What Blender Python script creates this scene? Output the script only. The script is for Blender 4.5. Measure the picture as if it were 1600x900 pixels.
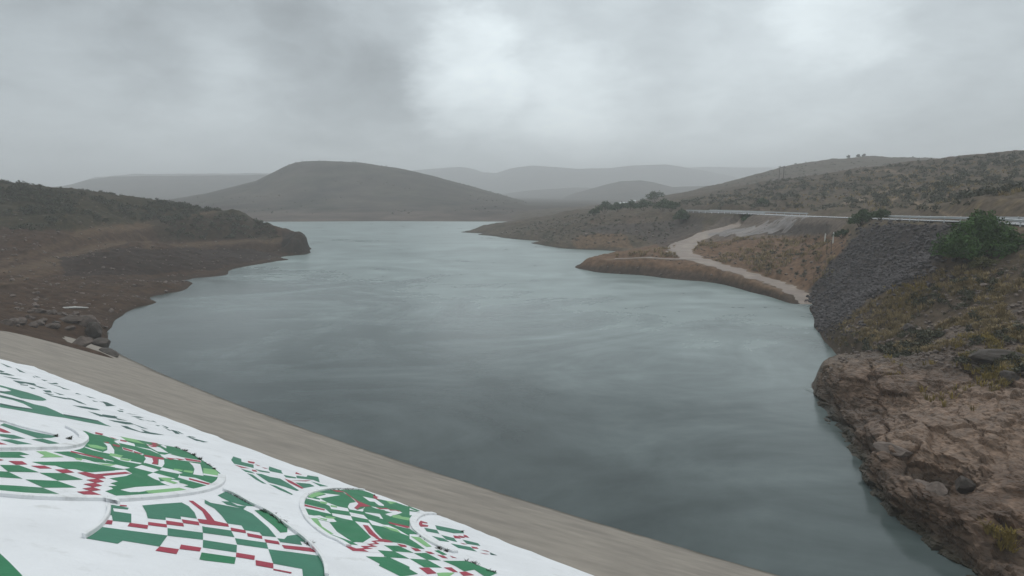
import bpy, bmesh, math, random
import numpy as np
from mathutils import Vector
from mathutils.geometry import tessellate_polygon

for o in list(bpy.data.objects): bpy.data.objects.remove(o)
sc = bpy.context.scene
COL = sc.collection
R = math.radians

# ------------------------------------------------------------------ camera
F, EYE, PITCH = 1000.0, 20.0, math.atan(150 / 1000.0)
cd = bpy.data.cameras.new('camera'); cam = bpy.data.objects.new('camera', cd); COL.objects.link(cam)
cam.location = (0, 0, EYE); cam.rotation_euler = (math.pi / 2 - PITCH, 0, 0)
cd.sensor_width = 36; cd.lens = 36 * F / 1600; cd.clip_start = 0.1; cd.clip_end = 20000
sc.camera = cam
sc.view_settings.view_transform = 'Standard'; sc.view_settings.look = 'None'
sc.view_settings.exposure = 0.13; sc.view_settings.gamma = 1.0
sc.cycles.volume_bounces = 1
sc.cycles.max_bounces = 6
sc.cycles.use_denoising = True

# ------------------------------------------------------------------ world: overcast cloud deck over a Nishita sky
SUN_EL, SUN_ROT = 58, 20
w = bpy.data.worlds.new('World'); sc.world = w; w.use_nodes = True
nt = w.node_tree; nt.nodes.clear()
def N(t, typ, **kw):
    n = t.nodes.new(typ)
    for k, v in kw.items(): setattr(n, k, v)
    return n
def pix_dir(px, py):
    u, v = (px - 800) / F, (450 - py) / F
    c, s = math.cos(PITCH), math.sin(PITCH)
    return Vector((u, c + v * s, -s + v * c))
def vmath(t, op, a=None, b=None):
    n = N(t, 'ShaderNodeVectorMath', operation=op)
    for i, x in enumerate((a, b)):
        if x is None: continue
        if hasattr(x, 'links') or hasattr(x, 'is_linked'): t.links.new(x, n.inputs[i])
        else: n.inputs[i].default_value = x
    return n
def fmath(t, op, a=None, b=None, c=None, clamp=False):
    n = N(t, 'ShaderNodeMath', operation=op); n.use_clamp = clamp
    for i, x in enumerate((a, b, c)):
        if x is None: continue
        if hasattr(x, 'is_linked'): t.links.new(x, n.inputs[i])
        else: n.inputs[i].default_value = x
    return n.outputs[0]
def ramp(t, fac, stops):
    n = N(t, 'ShaderNodeValToRGB'); t.links.new(fac, n.inputs[0])
    e = n.color_ramp.elements
    while len(e) < len(stops): e.new(0.5)
    for i, (p, c) in enumerate(stops):
        e[i].position = p; e[i].color = (*c, 1) if len(c) == 3 else c
    return n.outputs[0]
def mixc(t, fac, a, b, bt='MIX'):
    n = N(t, 'ShaderNodeMix', data_type='RGBA', blend_type=bt)
    for i, x in ((0, fac), (6, a), (7, b)):
        if hasattr(x, 'is_linked'): t.links.new(x, n.inputs[i])
        else: n.inputs[i].default_value = x if i == 0 else (*x, 1)
    return n.outputs[2]
def noise(t, vec, scale, detail=4, rough=0.55, dist=0.0, out=0):
    n = N(t, 'ShaderNodeTexNoise'); n.inputs['Scale'].default_value = scale
    n.inputs['Detail'].default_value = detail; n.inputs['Roughness'].default_value = rough
    n.inputs['Distortion'].default_value = dist
    if vec is not None: t.links.new(vec, n.inputs['Vector'])
    return n.outputs[out]

tc = N(nt, 'ShaderNodeTexCoord'); D = tc.outputs['Generated']
sx = N(nt, 'ShaderNodeSeparateXYZ'); nt.links.new(D, sx.inputs[0])
zz = fmath(nt, 'ADD', fmath(nt, 'MAXIMUM', sx.outputs[2], 0.0), 0.34)
cx = N(nt, 'ShaderNodeCombineXYZ')
nt.links.new(fmath(nt, 'DIVIDE', sx.outputs[0], zz), cx.inputs[0])
nt.links.new(fmath(nt, 'DIVIDE', sx.outputs[1], zz), cx.inputs[1])
P = cx.outputs[0]
n1 = noise(nt, P, 1.3, 6, 0.55, 0.5)
n2 = noise(nt, P, 3.6, 7, 0.58, 0.6)
n3 = noise(nt, P, 9.0, 6, 0.6, 0.8)
warp = vmath(nt, 'SCALE', vmath(nt, 'SUBTRACT', noise(nt, P, 3.4, 6, 0.6, 0, 1), (0.5, 0.5, 0.5)).outputs[0]); warp.inputs[3].default_value = 0.16
Dw = vmath(nt, 'NORMALIZE', vmath(nt, 'ADD', D, warp.outputs[0]).outputs[0]).outputs[0]
val = fmath(nt, 'ADD', fmath(nt, 'MULTIPLY', fmath(nt, 'SUBTRACT', n1, 0.5), 0.34), fmath(nt, 'MULTIPLY', fmath(nt, 'SUBTRACT', n2, 0.5), 0.20))
val = fmath(nt, 'ADD', val, fmath(nt, 'MULTIPLY', fmath(nt, 'SUBTRACT', n3, 0.5), 0.09))
# thin and thick places of the cloud deck in view: (px, py, radius in degrees, amplitude)
for px, py, rad, amp in ((725, 122, 5.0, 0.17), (800, 150, 8, 0.06), (880, 190, 6, 0.10), (1315, -5, 4.6, 0.11), (1290, 40, 9, 0.05), (1000, 130, 8, 0.07), (1180, 180, 9, 0.06), (250, 130, 8, 0.05),
                         (430, 165, 13, -0.13), (560, 60, 9, -0.07), (780, 225, 5, -0.10), (60, 25, 10, -0.13), (1480, 170, 12, -0.08), (1020, 45, 9, -0.07), (330, 245, 8, 0.05), (120, 235, 8, 0.03)):
    d = pix_dir(px, py).normalized()
    dot = vmath(nt, 'DOT_PRODUCT', Dw, tuple(d)).outputs['Value']
    mr = N(nt, 'ShaderNodeMapRange', interpolation_type='SMOOTHERSTEP')
    nt.links.new(dot, mr.inputs[0]); mr.inputs[1].default_value = math.cos(R(rad * 1.35)); mr.inputs[2].default_value = 1.0
    mr.inputs[3].default_value = 0; mr.inputs[4].default_value = amp
    val = fmath(nt, 'ADD', val, mr.outputs[0])
bri = fmath(nt, 'MULTIPLY', fmath(nt, 'MAXIMUM', fmath(nt, 'ADD', val, 0.465), 0.05), 1.46)
tint = mixc(nt, fmath(nt, 'MULTIPLY', fmath(nt, 'SUBTRACT', bri, 0.42), 1.6, clamp=True), (0.885, 0.985, 1.045), (0.93, 1.02, 1.05))
cl = vmath(nt, 'SCALE', tint); nt.links.new(bri, cl.inputs[3])
sky = N(nt, 'ShaderNodeTexSky', sky_type='NISHITA', sun_disc=False)
sky.sun_elevation = R(SUN_EL); sky.sun_rotation = R(SUN_ROT)
STR = 0.1
cl10 = vmath(nt, 'SCALE', cl.outputs[0]); cl10.inputs[3].default_value = 1 / STR
mx = mixc(nt, 0.96, sky.outputs[0], cl10.outputs[0])
bg = N(nt, 'ShaderNodeBackground'); nt.links.new(mx, bg.inputs[0]); bg.inputs[1].default_value = STR
wo = N(nt, 'ShaderNodeOutputWorld'); nt.links.new(bg.outputs[0], wo.inputs[0])

sl = bpy.data.lights.new('sun', 'SUN'); sl.energy = 1.0; sl.angle = R(25); sl.color = (1, 0.97, 0.93)
so = bpy.data.objects.new('sun', sl); COL.objects.link(so)
so.rotation_euler = (R(90 - SUN_EL), 0, R(180 - SUN_ROT))

# ------------------------------------------------------------------ helpers
def tag(o, label=None, cat=None, group=None, kind=None):
    if label: o['label'] = label
    if cat: o['category'] = cat
    if group: o['group'] = group
    if kind: o['kind'] = kind
    return o
def link(name, me, mats, parent=None):
    o = bpy.data.objects.new(name, me); COL.objects.link(o)
    for m in (mats if isinstance(mats, (list, tuple)) else [mats]):
        if m.name not in [x.name for x in me.materials if x]: me.materials.append(m)
    if parent: o.parent = parent
    return o
def mesh_np(name, V, Fc, smooth=True, col=None):
    me = bpy.data.meshes.new(name)
    V = np.asarray(V, np.float32); Fc = np.asarray(Fc, np.int32)
    me.vertices.add(len(V)); me.vertices.foreach_set('co', V.ravel())
    k = Fc.shape[1]
    me.loops.add(Fc.size); me.loops.foreach_set('vertex_index', Fc.ravel())
    me.polygons.add(len(Fc)); me.polygons.foreach_set('loop_start', np.arange(0, Fc.size, k, dtype=np.int32))
    me.update(calc_edges=True)
    me.polygons.foreach_set('use_smooth', np.full(len(Fc), smooth))
    if col is not None:
        a = me.color_attributes.new('Col', 'FLOAT_COLOR', 'POINT')
        c4 = np.ones((len(V), 4), np.float32); c4[:, :col.shape[1]] = col
        a.data.foreach_set('color', c4.ravel())
    return me
def empty(name, loc, rz=0):
    o = bpy.data.objects.new(name, None); COL.objects.link(o); o.location = loc; o.rotation_euler.z = rz
    o.empty_display_size = 0.2
    return o
def bm_box(bm, c, s, rz=0, tilt=None):
    r = bmesh.ops.create_cube(bm, size=1)
    from mathutils import Matrix
    M = Matrix.Translation(c) @ Matrix.Rotation(rz, 4, 'Z')
    if tilt: M = M @ Matrix.Rotation(tilt[0], 4, tilt[1])
    M = M @ Matrix.Diagonal((*s, 1))
    bmesh.ops.transform(bm, matrix=M, verts=r['verts'])
def bm_tube(bm, a, b, ra, rb, n=8):
    a, b = Vector(a), Vector(b); d = (b - a)
    q = d.to_track_quat('Z', 'Y').to_matrix()
    rings = []
    for p, r in ((a, ra), (b, rb)):
        rings.append([bm.verts.new(p + q @ Vector((r * math.cos(2 * math.pi * i / n), r * math.sin(2 * math.pi * i / n), 0))) for i in range(n)])
    for i in range(n): bm.faces.new((rings[0][i], rings[0][(i + 1) % n], rings[1][(i + 1) % n], rings[1][i]))
    bm.faces.new(rings[1]); bm.faces.new(rings[0][::-1])
def bm_obj(name, bm, mats, parent=None, smooth=False):
    me = bpy.data.meshes.new(name); bm.to_mesh(me); bm.free()
    if smooth: me.polygons.foreach_set('use_smooth', np.full(len(me.polygons), True))
    return link(name, me, mats, parent)

# pixels of the photograph (1600x900) to world
def P3(px, py, Y):
    d = pix_dir(px, py); k = Y / d.y
    return (d.x * k, Y, EYE + d.z * k)
def P0(px, py, z=0.0):
    d = pix_dir(px, py); k = (z - EYE) / d.z
    return (d.x * k, d.y * k, z)
def to_pix(x, y, z):
    c, s = math.cos(PITCH), math.sin(PITCH)
    zz = z - EYE; fw = y * c - zz * s; up = y * s + zz * c
    return 800 + F * x / fw, 450 - F * up / fw
def in_poly(px, py, poly):
    r = np.zeros(px.shape, bool); n = len(poly)
    for i in range(n):
        x1, y1 = poly[i]; x2, y2 = poly[(i + 1) % n]
        if y1 == y2: continue
        c = ((y1 > py) != (y2 > py)) & (px < (x2 - x1) * (py - y1) / (y2 - y1) + x1)
        r ^= c
    return r
# gradient noise
_rng = np.random.RandomState(7); _perm = _rng.permutation(256); _perm = np.concatenate([_perm, _perm, _perm])
_g = _rng.rand(256) * 2 * np.pi; _gx, _gy = np.cos(_g), np.sin(_g)
def perlin(x, y):
    xi = np.floor(x).astype(np.int64); yi = np.floor(y).astype(np.int64)
    xf = x - xi; yf = y - yi; xi &= 255; yi &= 255
    u = xf * xf * xf * (xf * (xf * 6 - 15) + 10); v = yf * yf * yf * (yf * (yf * 6 - 15) + 10)
    def g(ix, iy, dx, dy):
        h = _perm[_perm[ix & 255] + (iy & 255)]
        return _gx[h] * dx + _gy[h] * dy
    a = g(xi, yi, xf, yf); b = g(xi + 1, yi, xf - 1, yf)
    c = g(xi, yi + 1, xf, yf - 1); d = g(xi + 1, yi + 1, xf - 1, yf - 1)
    return (a + u * (b - a) + v * ((c + u * (d - c)) - (a + u * (b - a)))) * 1.4
def fbm(x, y, s, oct=4, gain=0.5, seed=0):
    r = 0; a = 1; t = 0
    for i in range(oct):
        r = r + a * perlin(x * s + 17.3 * i + seed * 31.7, y * s - 9.1 * i + seed * 11.3); t += a; a *= gain; s *= 2.03
    return r / t
def ridged(x, y, s, oct=4, seed=0):
    r = 0; a = 1; t = 0
    for i in range(oct):
        r = r + a * (1 - 2 * np.abs(perlin(x * s + 7.7 * i + seed * 13.1, y * s + 3.3 * i))); t += a; a *= 0.5; s *= 2.1
    return r / t
def sst(a, b, x):
    t = np.clip((x - a) / (b - a), 0, 1); return t * t * (3 - 2 * t)
def worley(x, y):
    """distance to the cell border (F2-F1) and a random value per cell"""
    xi = np.floor(x).astype(np.int64); yi = np.floor(y).astype(np.int64)
    d1 = np.full(x.shape, 9.0); d2 = np.full(x.shape, 9.0); idv = np.zeros(x.shape)
    for i in (-1, 0, 1):
        for j in (-1, 0, 1):
            a = (xi + i) & 255; b = (yi + j) & 255
            h1 = _perm[_perm[a] + b]; h2 = _perm[_perm[(a + 71) & 255] + ((b + 37) & 255)]
            d = np.hypot(xi + i + h1 / 255 - x, yi + j + h2 / 255 - y)
            m = d < d1
            d2 = np.where(m, d1, np.minimum(d2, d)); idv = np.where(m, ((h1 * 7 + h2 * 13) % 256) / 255, idv); d1 = np.where(m, d, d1)
    return d2 - d1, idv
class RBF:
    def __init__(s, pts, c=2.5, reg=0.0):
        p = np.array(pts, float); s.p = p[:, :2]; s.c = c; n = len(p)
        K = s.k(s.p, s.p) + np.eye(n) * reg; A = np.zeros((n + 3, n + 3)); A[:n, :n] = K
        A[:n, n] = 1; A[:n, n + 1:] = s.p / 100; A[n:, :n] = A[:n, n:].T
        s.w = np.linalg.lstsq(A, np.concatenate([p[:, 2], [0, 0, 0]]), rcond=None)[0]
    def k(s, a, b):
        return -np.sqrt((a[:, None, 0] - b[None, :, 0]) ** 2 + (a[:, None, 1] - b[None, :, 1]) ** 2 + s.c ** 2)
    def __call__(s, x, y):
        sh = x.shape; q = np.stack([x.ravel(), y.ravel()], 1); out = np.empty(len(q))
        for i in range(0, len(q), 40000):
            b = q[i:i + 40000]; out[i:i + 40000] = s.k(b, s.p) @ s.w[:-3] + s.w[-3] + (b / 100) @ s.w[-2:]
        return out.reshape(sh)

# ------------------------------------------------------------------ materials
def mat(name, base=(0.2, 0.2, 0.2), rough=0.8, spec=0.3, var=0.0, vscale=3.0, bump=0.0, bscale=10.0, attr=False, detail=5, coords='Object', dirt=None, metal=0.0, stretch=None):
    m = bpy.data.materials.new(name); m.use_nodes = True; t = m.node_tree; b = t.nodes['Principled BSDF']
    b.inputs['Roughness'].default_value = rough; b.inputs['Specular IOR Level'].default_value = spec; b.inputs['Metallic'].default_value = metal
    tcn = N(t, 'ShaderNodeTexCoord'); vec = tcn.outputs[coords]
    if stretch:
        mp = N(t, 'ShaderNodeMapping'); mp.inputs['Rotation'].default_value = (0, 0, stretch[0]); mp.inputs['Scale'].default_value = stretch[1]
        t.links.new(vec, mp.inputs[0]); vec = mp.outputs[0]
    if attr:
        a = N(t, 'ShaderNodeVertexColor', layer_name='Col'); c = a.outputs[0]
    else:
        rgb = N(t, 'ShaderNodeRGB'); rgb.outputs[0].default_value = (*base, 1); c = rgb.outputs[0]
    if var:
        f = noise(t, vec, vscale, detail, 0.62)
        g = ramp(t, f, ((0.28, (1 - var,) * 3), (0.72, (1 + var,) * 3)))
        c = mixc(t, 1.0, c, g, 'MULTIPLY')
    if dirt:
        f = noise(t, vec, dirt[1], 6, 0.65)
        g = ramp(t, f, ((dirt[2], (0, 0, 0)), (dirt[3], (1, 1, 1))))
        c = mixc(t, g, c, dirt[0])
    t.links.new(c, b.inputs['Base Color'])
    if bump:
        bn = N(t, 'ShaderNodeBump'); bn.inputs['Strength'].default_value = min(1, bump); bn.inputs['Distance'].default_value = 0.05 * max(1, bump)
        t.links.new(noise(t, vec, bscale, 6, 0.65), bn.inputs['Height']); t.links.new(bn.outputs[0], b.inputs['Normal'])
    return m
M_ground = mat('ground_soil', attr=True, rough=0.85, spec=0.07, var=0.5, vscale=0.9, detail=9, bump=1.0, bscale=2.2)
M_rock = mat('wet_rock', attr=True, rough=0.5, spec=0.28, var=0.55, vscale=1.3, detail=10, bump=2.2, bscale=2.2, stretch=(R(-37), (0.8, 1.4, 3.0)))
M_far = mat('far_hillside', attr=True, rough=0.95, spec=0.04, var=0.55, vscale=0.035, detail=9)
M_conc = mat('bare_concrete', (0.27, 0.24, 0.205), 0.8, 0.25, 0.18, 0.8, 0.6, 5.0, dirt=((0.185, 0.165, 0.145), 0.45, 0.46, 0.78), detail=10, stretch=(R(36), (0.6, 1.0, 1)))
t = M_conc.node_tree; b = t.nodes['Principled BSDF']; lk = b.inputs['Base Color'].links[0].from_socket
gp_ = N(t, 'ShaderNodeNewGeometry'); sz_ = N(t, 'ShaderNodeSeparateXYZ'); t.links.new(gp_.outputs['Position'], sz_.inputs[0])
wn = fmath(t, 'MULTIPLY_ADD', noise(t, gp_.outputs['Position'], 0.6, 6, 0.65), 1.3, sz_.outputs[2])
wr_ = ramp(t, fmath(t, 'MULTIPLY', wn, 0.4), ((0.30, (1, 1, 1)), (0.52, (0, 0, 0))))
t.links.new(mixc(t, wr_, lk, (0.085, 0.078, 0.062)), b.inputs['Base Color'])
M_white = mat('white_paint', (0.80, 0.81, 0.83), 0.5, 0.35, 0.07, 0.6, 0.4, 9.0, dirt=((0.50, 0.50, 0.48), 1.6, 0.58, 0.9), detail=8)
M_white2 = mat('white_kerb_paint', (0.78, 0.79, 0.80), 0.6, 0.3, 0.10, 1.5, 0.4, 16.0, dirt=((0.40, 0.39, 0.37), 2.2, 0.55, 0.85))
M_green = mat('green_paint', (0.016, 0.185, 0.078), 0.5, 0.35, 0.12, 1.2, 0.2, 12.0, dirt=((0.10, 0.22, 0.15), 1.3, 0.5, 0.95))
M_dkgreen = mat('dark_green_paint', (0.03, 0.10, 0.085), 0.5, 0.35, 0.12, 1.2, 0.2, 12.0)
M_midgreen = mat('dull_green_paint', (0.038, 0.185, 0.115), 0.5, 0.35, 0.12, 1.2, 0.2, 12.0)
M_lgreen = mat('light_green_paint', (0.22, 0.47, 0.20), 0.5, 0.35, 0.10, 1.2, 0.2, 12.0)
M_red = mat('red_paint', (0.36, 0.035, 0.065), 0.5, 0.35, 0.14, 1.5, 0.2, 12.0)
M_road = mat('wet_asphalt', (0.30, 0.30, 0.31), 0.25, 0.5, 0.1, 0.5)
M_track = mat('muddy_track', (0.195, 0.147, 0.112), 0.5, 0.35, 0.5, 0.35, 0.8, 1.5, dirt=((0.17, 0.12, 0.095), 0.22, 0.42, 0.62), detail=8)
M_mud = mat('wet_mud', (0.10, 0.082, 0.074), 0.45, 0.3, 0.35, 0.3, 0.8, 1.2, dirt=((0.19, 0.155, 0.135), 0.3, 0.46, 0.70), detail=8, stretch=(0, (0.4, 1.0, 1)))
M_steel = mat('galvanised_steel', (0.45, 0.46, 0.47), 0.45, 0.5, 0.08, 2.0)
M_postsh = mat('weathered_white_post', (0.72, 0.71, 0.68), 0.7, 0.3, 0.1, 4.0)
M_wood = mat('dark_wood', (0.06, 0.05, 0.042), 0.8, 0.2, 0.3, 6.0)
M_bark = mat('bark', (0.07, 0.055, 0.04), 0.9, 0.1, 0.3, 6.0)
def leaf_mat(name, c, rough=0.6):
    m = mat(name, c, rough, 0.10, 0.7, 0.8, detail=5)
    return m
M_leaf = leaf_mat('leaves_green', (0.056, 0.102, 0.030))
M_leaf2 = leaf_mat('leaves_dull', (0.055, 0.08, 0.036))
M_scrub = leaf_mat('scrub_leaves', (0.066, 0.066, 0.042))
M_straw = leaf_mat('dry_grass_blades', (0.25, 0.19, 0.10), 0.8)
M_yelgrass = leaf_mat('yellow_grass_blades', (0.22, 0.165, 0.05), 0.8)
M_stone = mat('loose_stone', (0.082, 0.072, 0.072), 0.7, 0.12, 0.45, 0.8, 0.6, 6.0)
M_brock = mat('boulder_stone', (0.15, 0.118, 0.10), 0.65, 0.15, 0.35, 1.6, 0.9, 5.0, detail=8)
M_wall = mat('house_wall', (0.62, 0.6, 0.56), 0.8, 0.2, 0.06, 1.0)
M_roof = mat('pale_roof', (0.42, 0.44, 0.46), 0.4, 0.4, 0.06, 1.0)
M_dark = mat('dark_opening', (0.03, 0.03, 0.035), 0.3, 0.5)

# ------------------------------------------------------------------ water
wm = bpy.data.materials.new('lake_water'); wm.use_nodes = True; t = wm.node_tree; b = t.nodes['Principled BSDF']
b.inputs['IOR'].default_value = 1.333; b.inputs['Specular IOR Level'].default_value = 0.5
g = N(t, 'ShaderNodeNewGeometry'); pos = g.outputs['Position']
def mapped(rot, scale):
    mp = N(t, 'ShaderNodeMapping'); mp.inputs['Rotation'].default_value = (0, 0, R(rot)); mp.inputs['Scale'].default_value = scale
    t.links.new(pos, mp.inputs[0]); return mp.outputs[0]
gust = noise(t, mapped(-50, (0.022, 0.030, 1)), 1.0, 8, 0.62, 2.0)
gust2 = noise(t, mapped(-45, (0.05, 0.09, 1)), 1.0, 6, 0.58, 2.0)
gg = fmath(t, 'ADD', fmath(t, 'MULTIPLY', gust, 0.6), fmath(t, 'MULTIPLY', gust2, 0.4))
gm = ramp(t, gg, ((0.36, (0, 0, 0)), (0.66, (1, 1, 1))))
gs = N(t, 'ShaderNodeSeparateColor'); t.links.new(gm, gs.inputs[0]); G = gs.outputs[0]
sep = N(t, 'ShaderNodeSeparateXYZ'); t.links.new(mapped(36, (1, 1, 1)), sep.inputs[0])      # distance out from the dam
far_ramp = N(t, 'ShaderNodeMapRange', interpolation_type='SMOOTHSTEP'); t.links.new(fmath(t, 'MULTIPLY_ADD', gust, 60.0, sep.outputs[1]), far_ramp.inputs[0]); far_ramp.inputs[1].default_value = 55; far_ramp.inputs[2].default_value = 150
t.links.new(fmath(t, 'ADD', fmath(t, 'MULTIPLY', G, 0.08), fmath(t, 'MULTIPLY_ADD', far_ramp.outputs[0], 0.20, 0.07)), b.inputs['Roughness'])
near_tone = mixc(t, G, (0.030, 0.043, 0.042), (0.080, 0.100, 0.100)); far_sheen = mixc(t, G, (0.10, 0.134, 0.130), (0.30, 0.36, 0.352))  # sky sheen painted into the base colour, brighter away from the dam
t.links.new(mixc(t, far_ramp.outputs[0], near_tone, far_sheen), b.inputs['Base Color'])
hgt = fmath(t, 'ADD', fmath(t, 'MULTIPLY', noise(t, mapped(-30, (0.5, 1.3, 1)), 1.0, 5, 0.6), 0.6), fmath(t, 'MULTIPLY', noise(t, mapped(10, (2.2, 4.0, 1)), 1.0, 3, 0.6), 0.14))
bn = N(t, 'ShaderNodeBump'); bn.inputs['Distance'].default_value = 0.05
t.links.new(fmath(t, 'MULTIPLY_ADD', G, 0.35, 0.35), bn.inputs['Strength'])
t.links.new(hgt, bn.inputs['Height']); t.links.new(bn.outputs[0], b.inputs['Normal'])
nx = 40
xs = np.linspace(-520, 420, nx); ys = np.linspace(-40, 560, nx)
Vw = np.array([(x, y, 0) for y in ys for x in xs])
Fw = np.array([(j * nx + i, j * nx + i + 1, (j + 1) * nx + i + 1, (j + 1) * nx + i) for j in range(nx - 1) for i in range(nx - 1)])
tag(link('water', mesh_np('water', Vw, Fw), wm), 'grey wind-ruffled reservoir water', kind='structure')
S = 9000
gr = mesh_np('ground', [(-S, -S, -6), (S, -S, -6), (S, S, -6), (-S, S, -6)], [(0, 1, 2, 3)], col=np.array([[0.13, 0.115, 0.1]] * 4))
tag(link('ground', gr, M_far), 'valley floor reaching the horizon', kind='structure')

# ------------------------------------------------------------------ dam surface
WL = [(165, 548), (230, 570), (310, 600), (380, 632), (450, 660), (520, 689), (600, 715), (700, 750), (800, 780), (900, 808), (1000, 835), (1100, 862), (1240, 900)]
_w = np.array([P0(*p)[:2] for p in WL]); AL = math.atan2(_w[-1, 1] - _w[0, 1], _w[-1, 0] - _w[0, 0])
ca, sa = math.cos(AL), math.sin(AL)
_co = np.polyfit(_w[:, 0] * ca + _w[:, 1] * sa, -_w[:, 0] * sa + _w[:, 1] * ca, 3 if False else 2)
DS, CREST = 2.0, 17.5
def dam_z(x, y):
    a = x * ca + y * sa; c = -x * sa + y * ca
    a = np.clip(a, -110, 60)
    return (np.polyval(_co, a) - c) / DS
def dam_hit(px, py):
    d = pix_dir(px, py); lo, hi = 0.3, None
    tt = np.arange(0.5, 140, 0.05)
    gv = EYE + d.z * tt - dam_z(d.x * tt, d.y * tt)
    i = np.where(gv < 0)[0]
    if not len(i): return None
    lo, hi = tt[max(i[0] - 1, 0)], tt[i[0]]
    for _ in range(30):
        m = (lo + hi) / 2
        if EYE + d.z * m - dam_z(d.x * m, d.y * m) < 0: hi = m
        else: lo = m
    return d * lo
# ------------------------------------------------------------------ right shore terrain
def dam_pt(px, py, dz=0):
    h = dam_hit(px, py); return (h.x, h.y, EYE + h.z + dz)
road_pts = [P3(1760, 362, 74), P3(1600, 349.5, 88), P3(1480, 345.5, 105), P3(1380, 342, 135), P3(1250, 337.5, 185), P3(1160, 333.5, 215), P3(1080, 331, 245), P3(1010, 331.5, 300)]
shoreR = [(1600, 985), (1540, 940), (1505, 905), (1470, 875), (1440, 850), (1405, 822), (1372, 792), (1345, 750), (1322, 705), (1300, 665), (1284, 640), (1272, 618), (1268, 604)]
shoreR2 = [(1310, 556), (1300, 545), (1285, 528), (1272, 500), (1262, 480), (1235, 470), (1200, 452), (1150, 445), (1100, 440), (1060, 437), (1000, 430), (930, 425), (902, 419), (925, 409), (960, 403), (985, 399), (970, 394), (940, 391), (880, 388), (830, 380), (790, 372), (750, 367), (722, 363), (742, 358), (775, 353)]
cp = [P0(*p) for p in shoreR + shoreR2]
cp += [(*P0(*p)[:2], -3.0) for p in ((1500, 960), (1440, 900), (1380, 850), (1320, 790), (1285, 740), (1250, 670), (1235, 610), (1265, 560), (1240, 520), (1210, 490), (1150, 470), (1050, 455), (950, 440), (880, 425), (900, 404), (940, 398), (850, 395), (790, 383), (740, 374), (690, 366), (700, 357), (600, 400), (600, 360), (700, 420), (800, 500), (1000, 600), (900, 750), (1150, 720), (760, 348))]
LIFT = 1.9
def lift_w(x, y): return sst(95, 78, y) + 0.8 * sst(103, 110, y) * sst(182, 172, y) * sst(72, 64, x) + 0.5 * sst(198, 206, y) * sst(90, 80, x)
rockpts = [(1310, 562, 68), (1400, 640, 51), (1500, 640, 46), (1600, 640, 42), (1600, 760, 34.5), (1600, 900, 28), (1500, 760, 36.3), (1420, 740, 39.8), (1360, 690, 46), (1530, 860, 31.3), (1330, 630, 55), (1600, 520, 57), (1480, 540, 60), (1400, 560, 63), (1600, 450, 65), (1700, 640, 41), (1750, 500, 56), (1800, 800, 33)]
for q in rockpts:
    x, y, z = P3(*q); cp.append((x, y, max(0.35, z - LIFT * lift_w(x, y))))
for q in ((1345, 545, 72), (1400, 500, 75), (1480, 470, 71), (1600, 402, 72), (1700, 370, 74),
          (1525, 406, 77), (1470, 405, 79), (1380, 450, 86), (1320, 480, 92),
          (1480, 353, 100), (1430, 351, 110), (1380, 349, 119), (1345, 362, 127), (1590, 357, 86),
          (1300, 430, 119), (1250, 430, 130), (1280, 380, 146), (1320, 370, 137), (1200, 390, 158), (1290, 352, 165),
          (1200, 356, 183), (1120, 365, 195), (1160, 347, 204), (1230, 400, 146), (1150, 395, 163), (1120, 385, 178),
          (1090, 380, 190), (1060, 370, 222), (1000, 384, 222), (950, 364, 232), (900, 368, 242), (940, 338, 262), (1000, 330, 275), (880, 343, 290), (840, 353, 296), (860, 372, 262), (800, 362, 312), (760, 361, 318), (1050, 350, 240),
          (900, 330, 350), (860, 339, 335), (820, 347, 330), (960, 326, 360), (980, 320.5, 520), (940, 322.5, 540), (1030, 319, 320), (1060, 316, 330), (1100, 305, 390), (1140, 291, 460), (1170, 281, 520), (1200, 271, 570), (1240, 259, 600), (1300, 249, 620), (1350, 247, 640), (1430, 252, 650), (1600, 255, 650),
          (1170, 290, 400), (1200, 286, 345), (1300, 272, 345), (1350, 264, 340), (1440, 253, 310), (1520, 245, 290), (1600, 236, 275), (1750, 225, 250),
          (1140, 318, 250), (1180, 310, 270), (1240, 312, 230), (1300, 310, 225), (1400, 300, 205), (1400, 275, 260), (1500, 295, 175), (1500, 270, 230), (1600, 300, 155), (1600, 270, 200), (1750, 290, 150)):
    x, y, z = P3(*q); cp.append((x, y, max(0.3, z - LIFT * lift_w(x, y)) if z > 0.5 else z))
for (x, y, z, *_) in road_pts:
    cp.append((x, y, z - 0.1))
cp += [(300, 460, 24), (240, 450, 23), (420, 450, 30), (175, 430, 17), (60, 420, 7), (20, 420, 2.5), (-20, 430, -2), (60, 520, 5), (150, 620, 12), (0, 560, 3), (150, 800, 5), (350, 800, 20), (600, 800, 20), (250, 730, 26), (450, 730, 30), (-60, 420, -4)]
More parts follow.
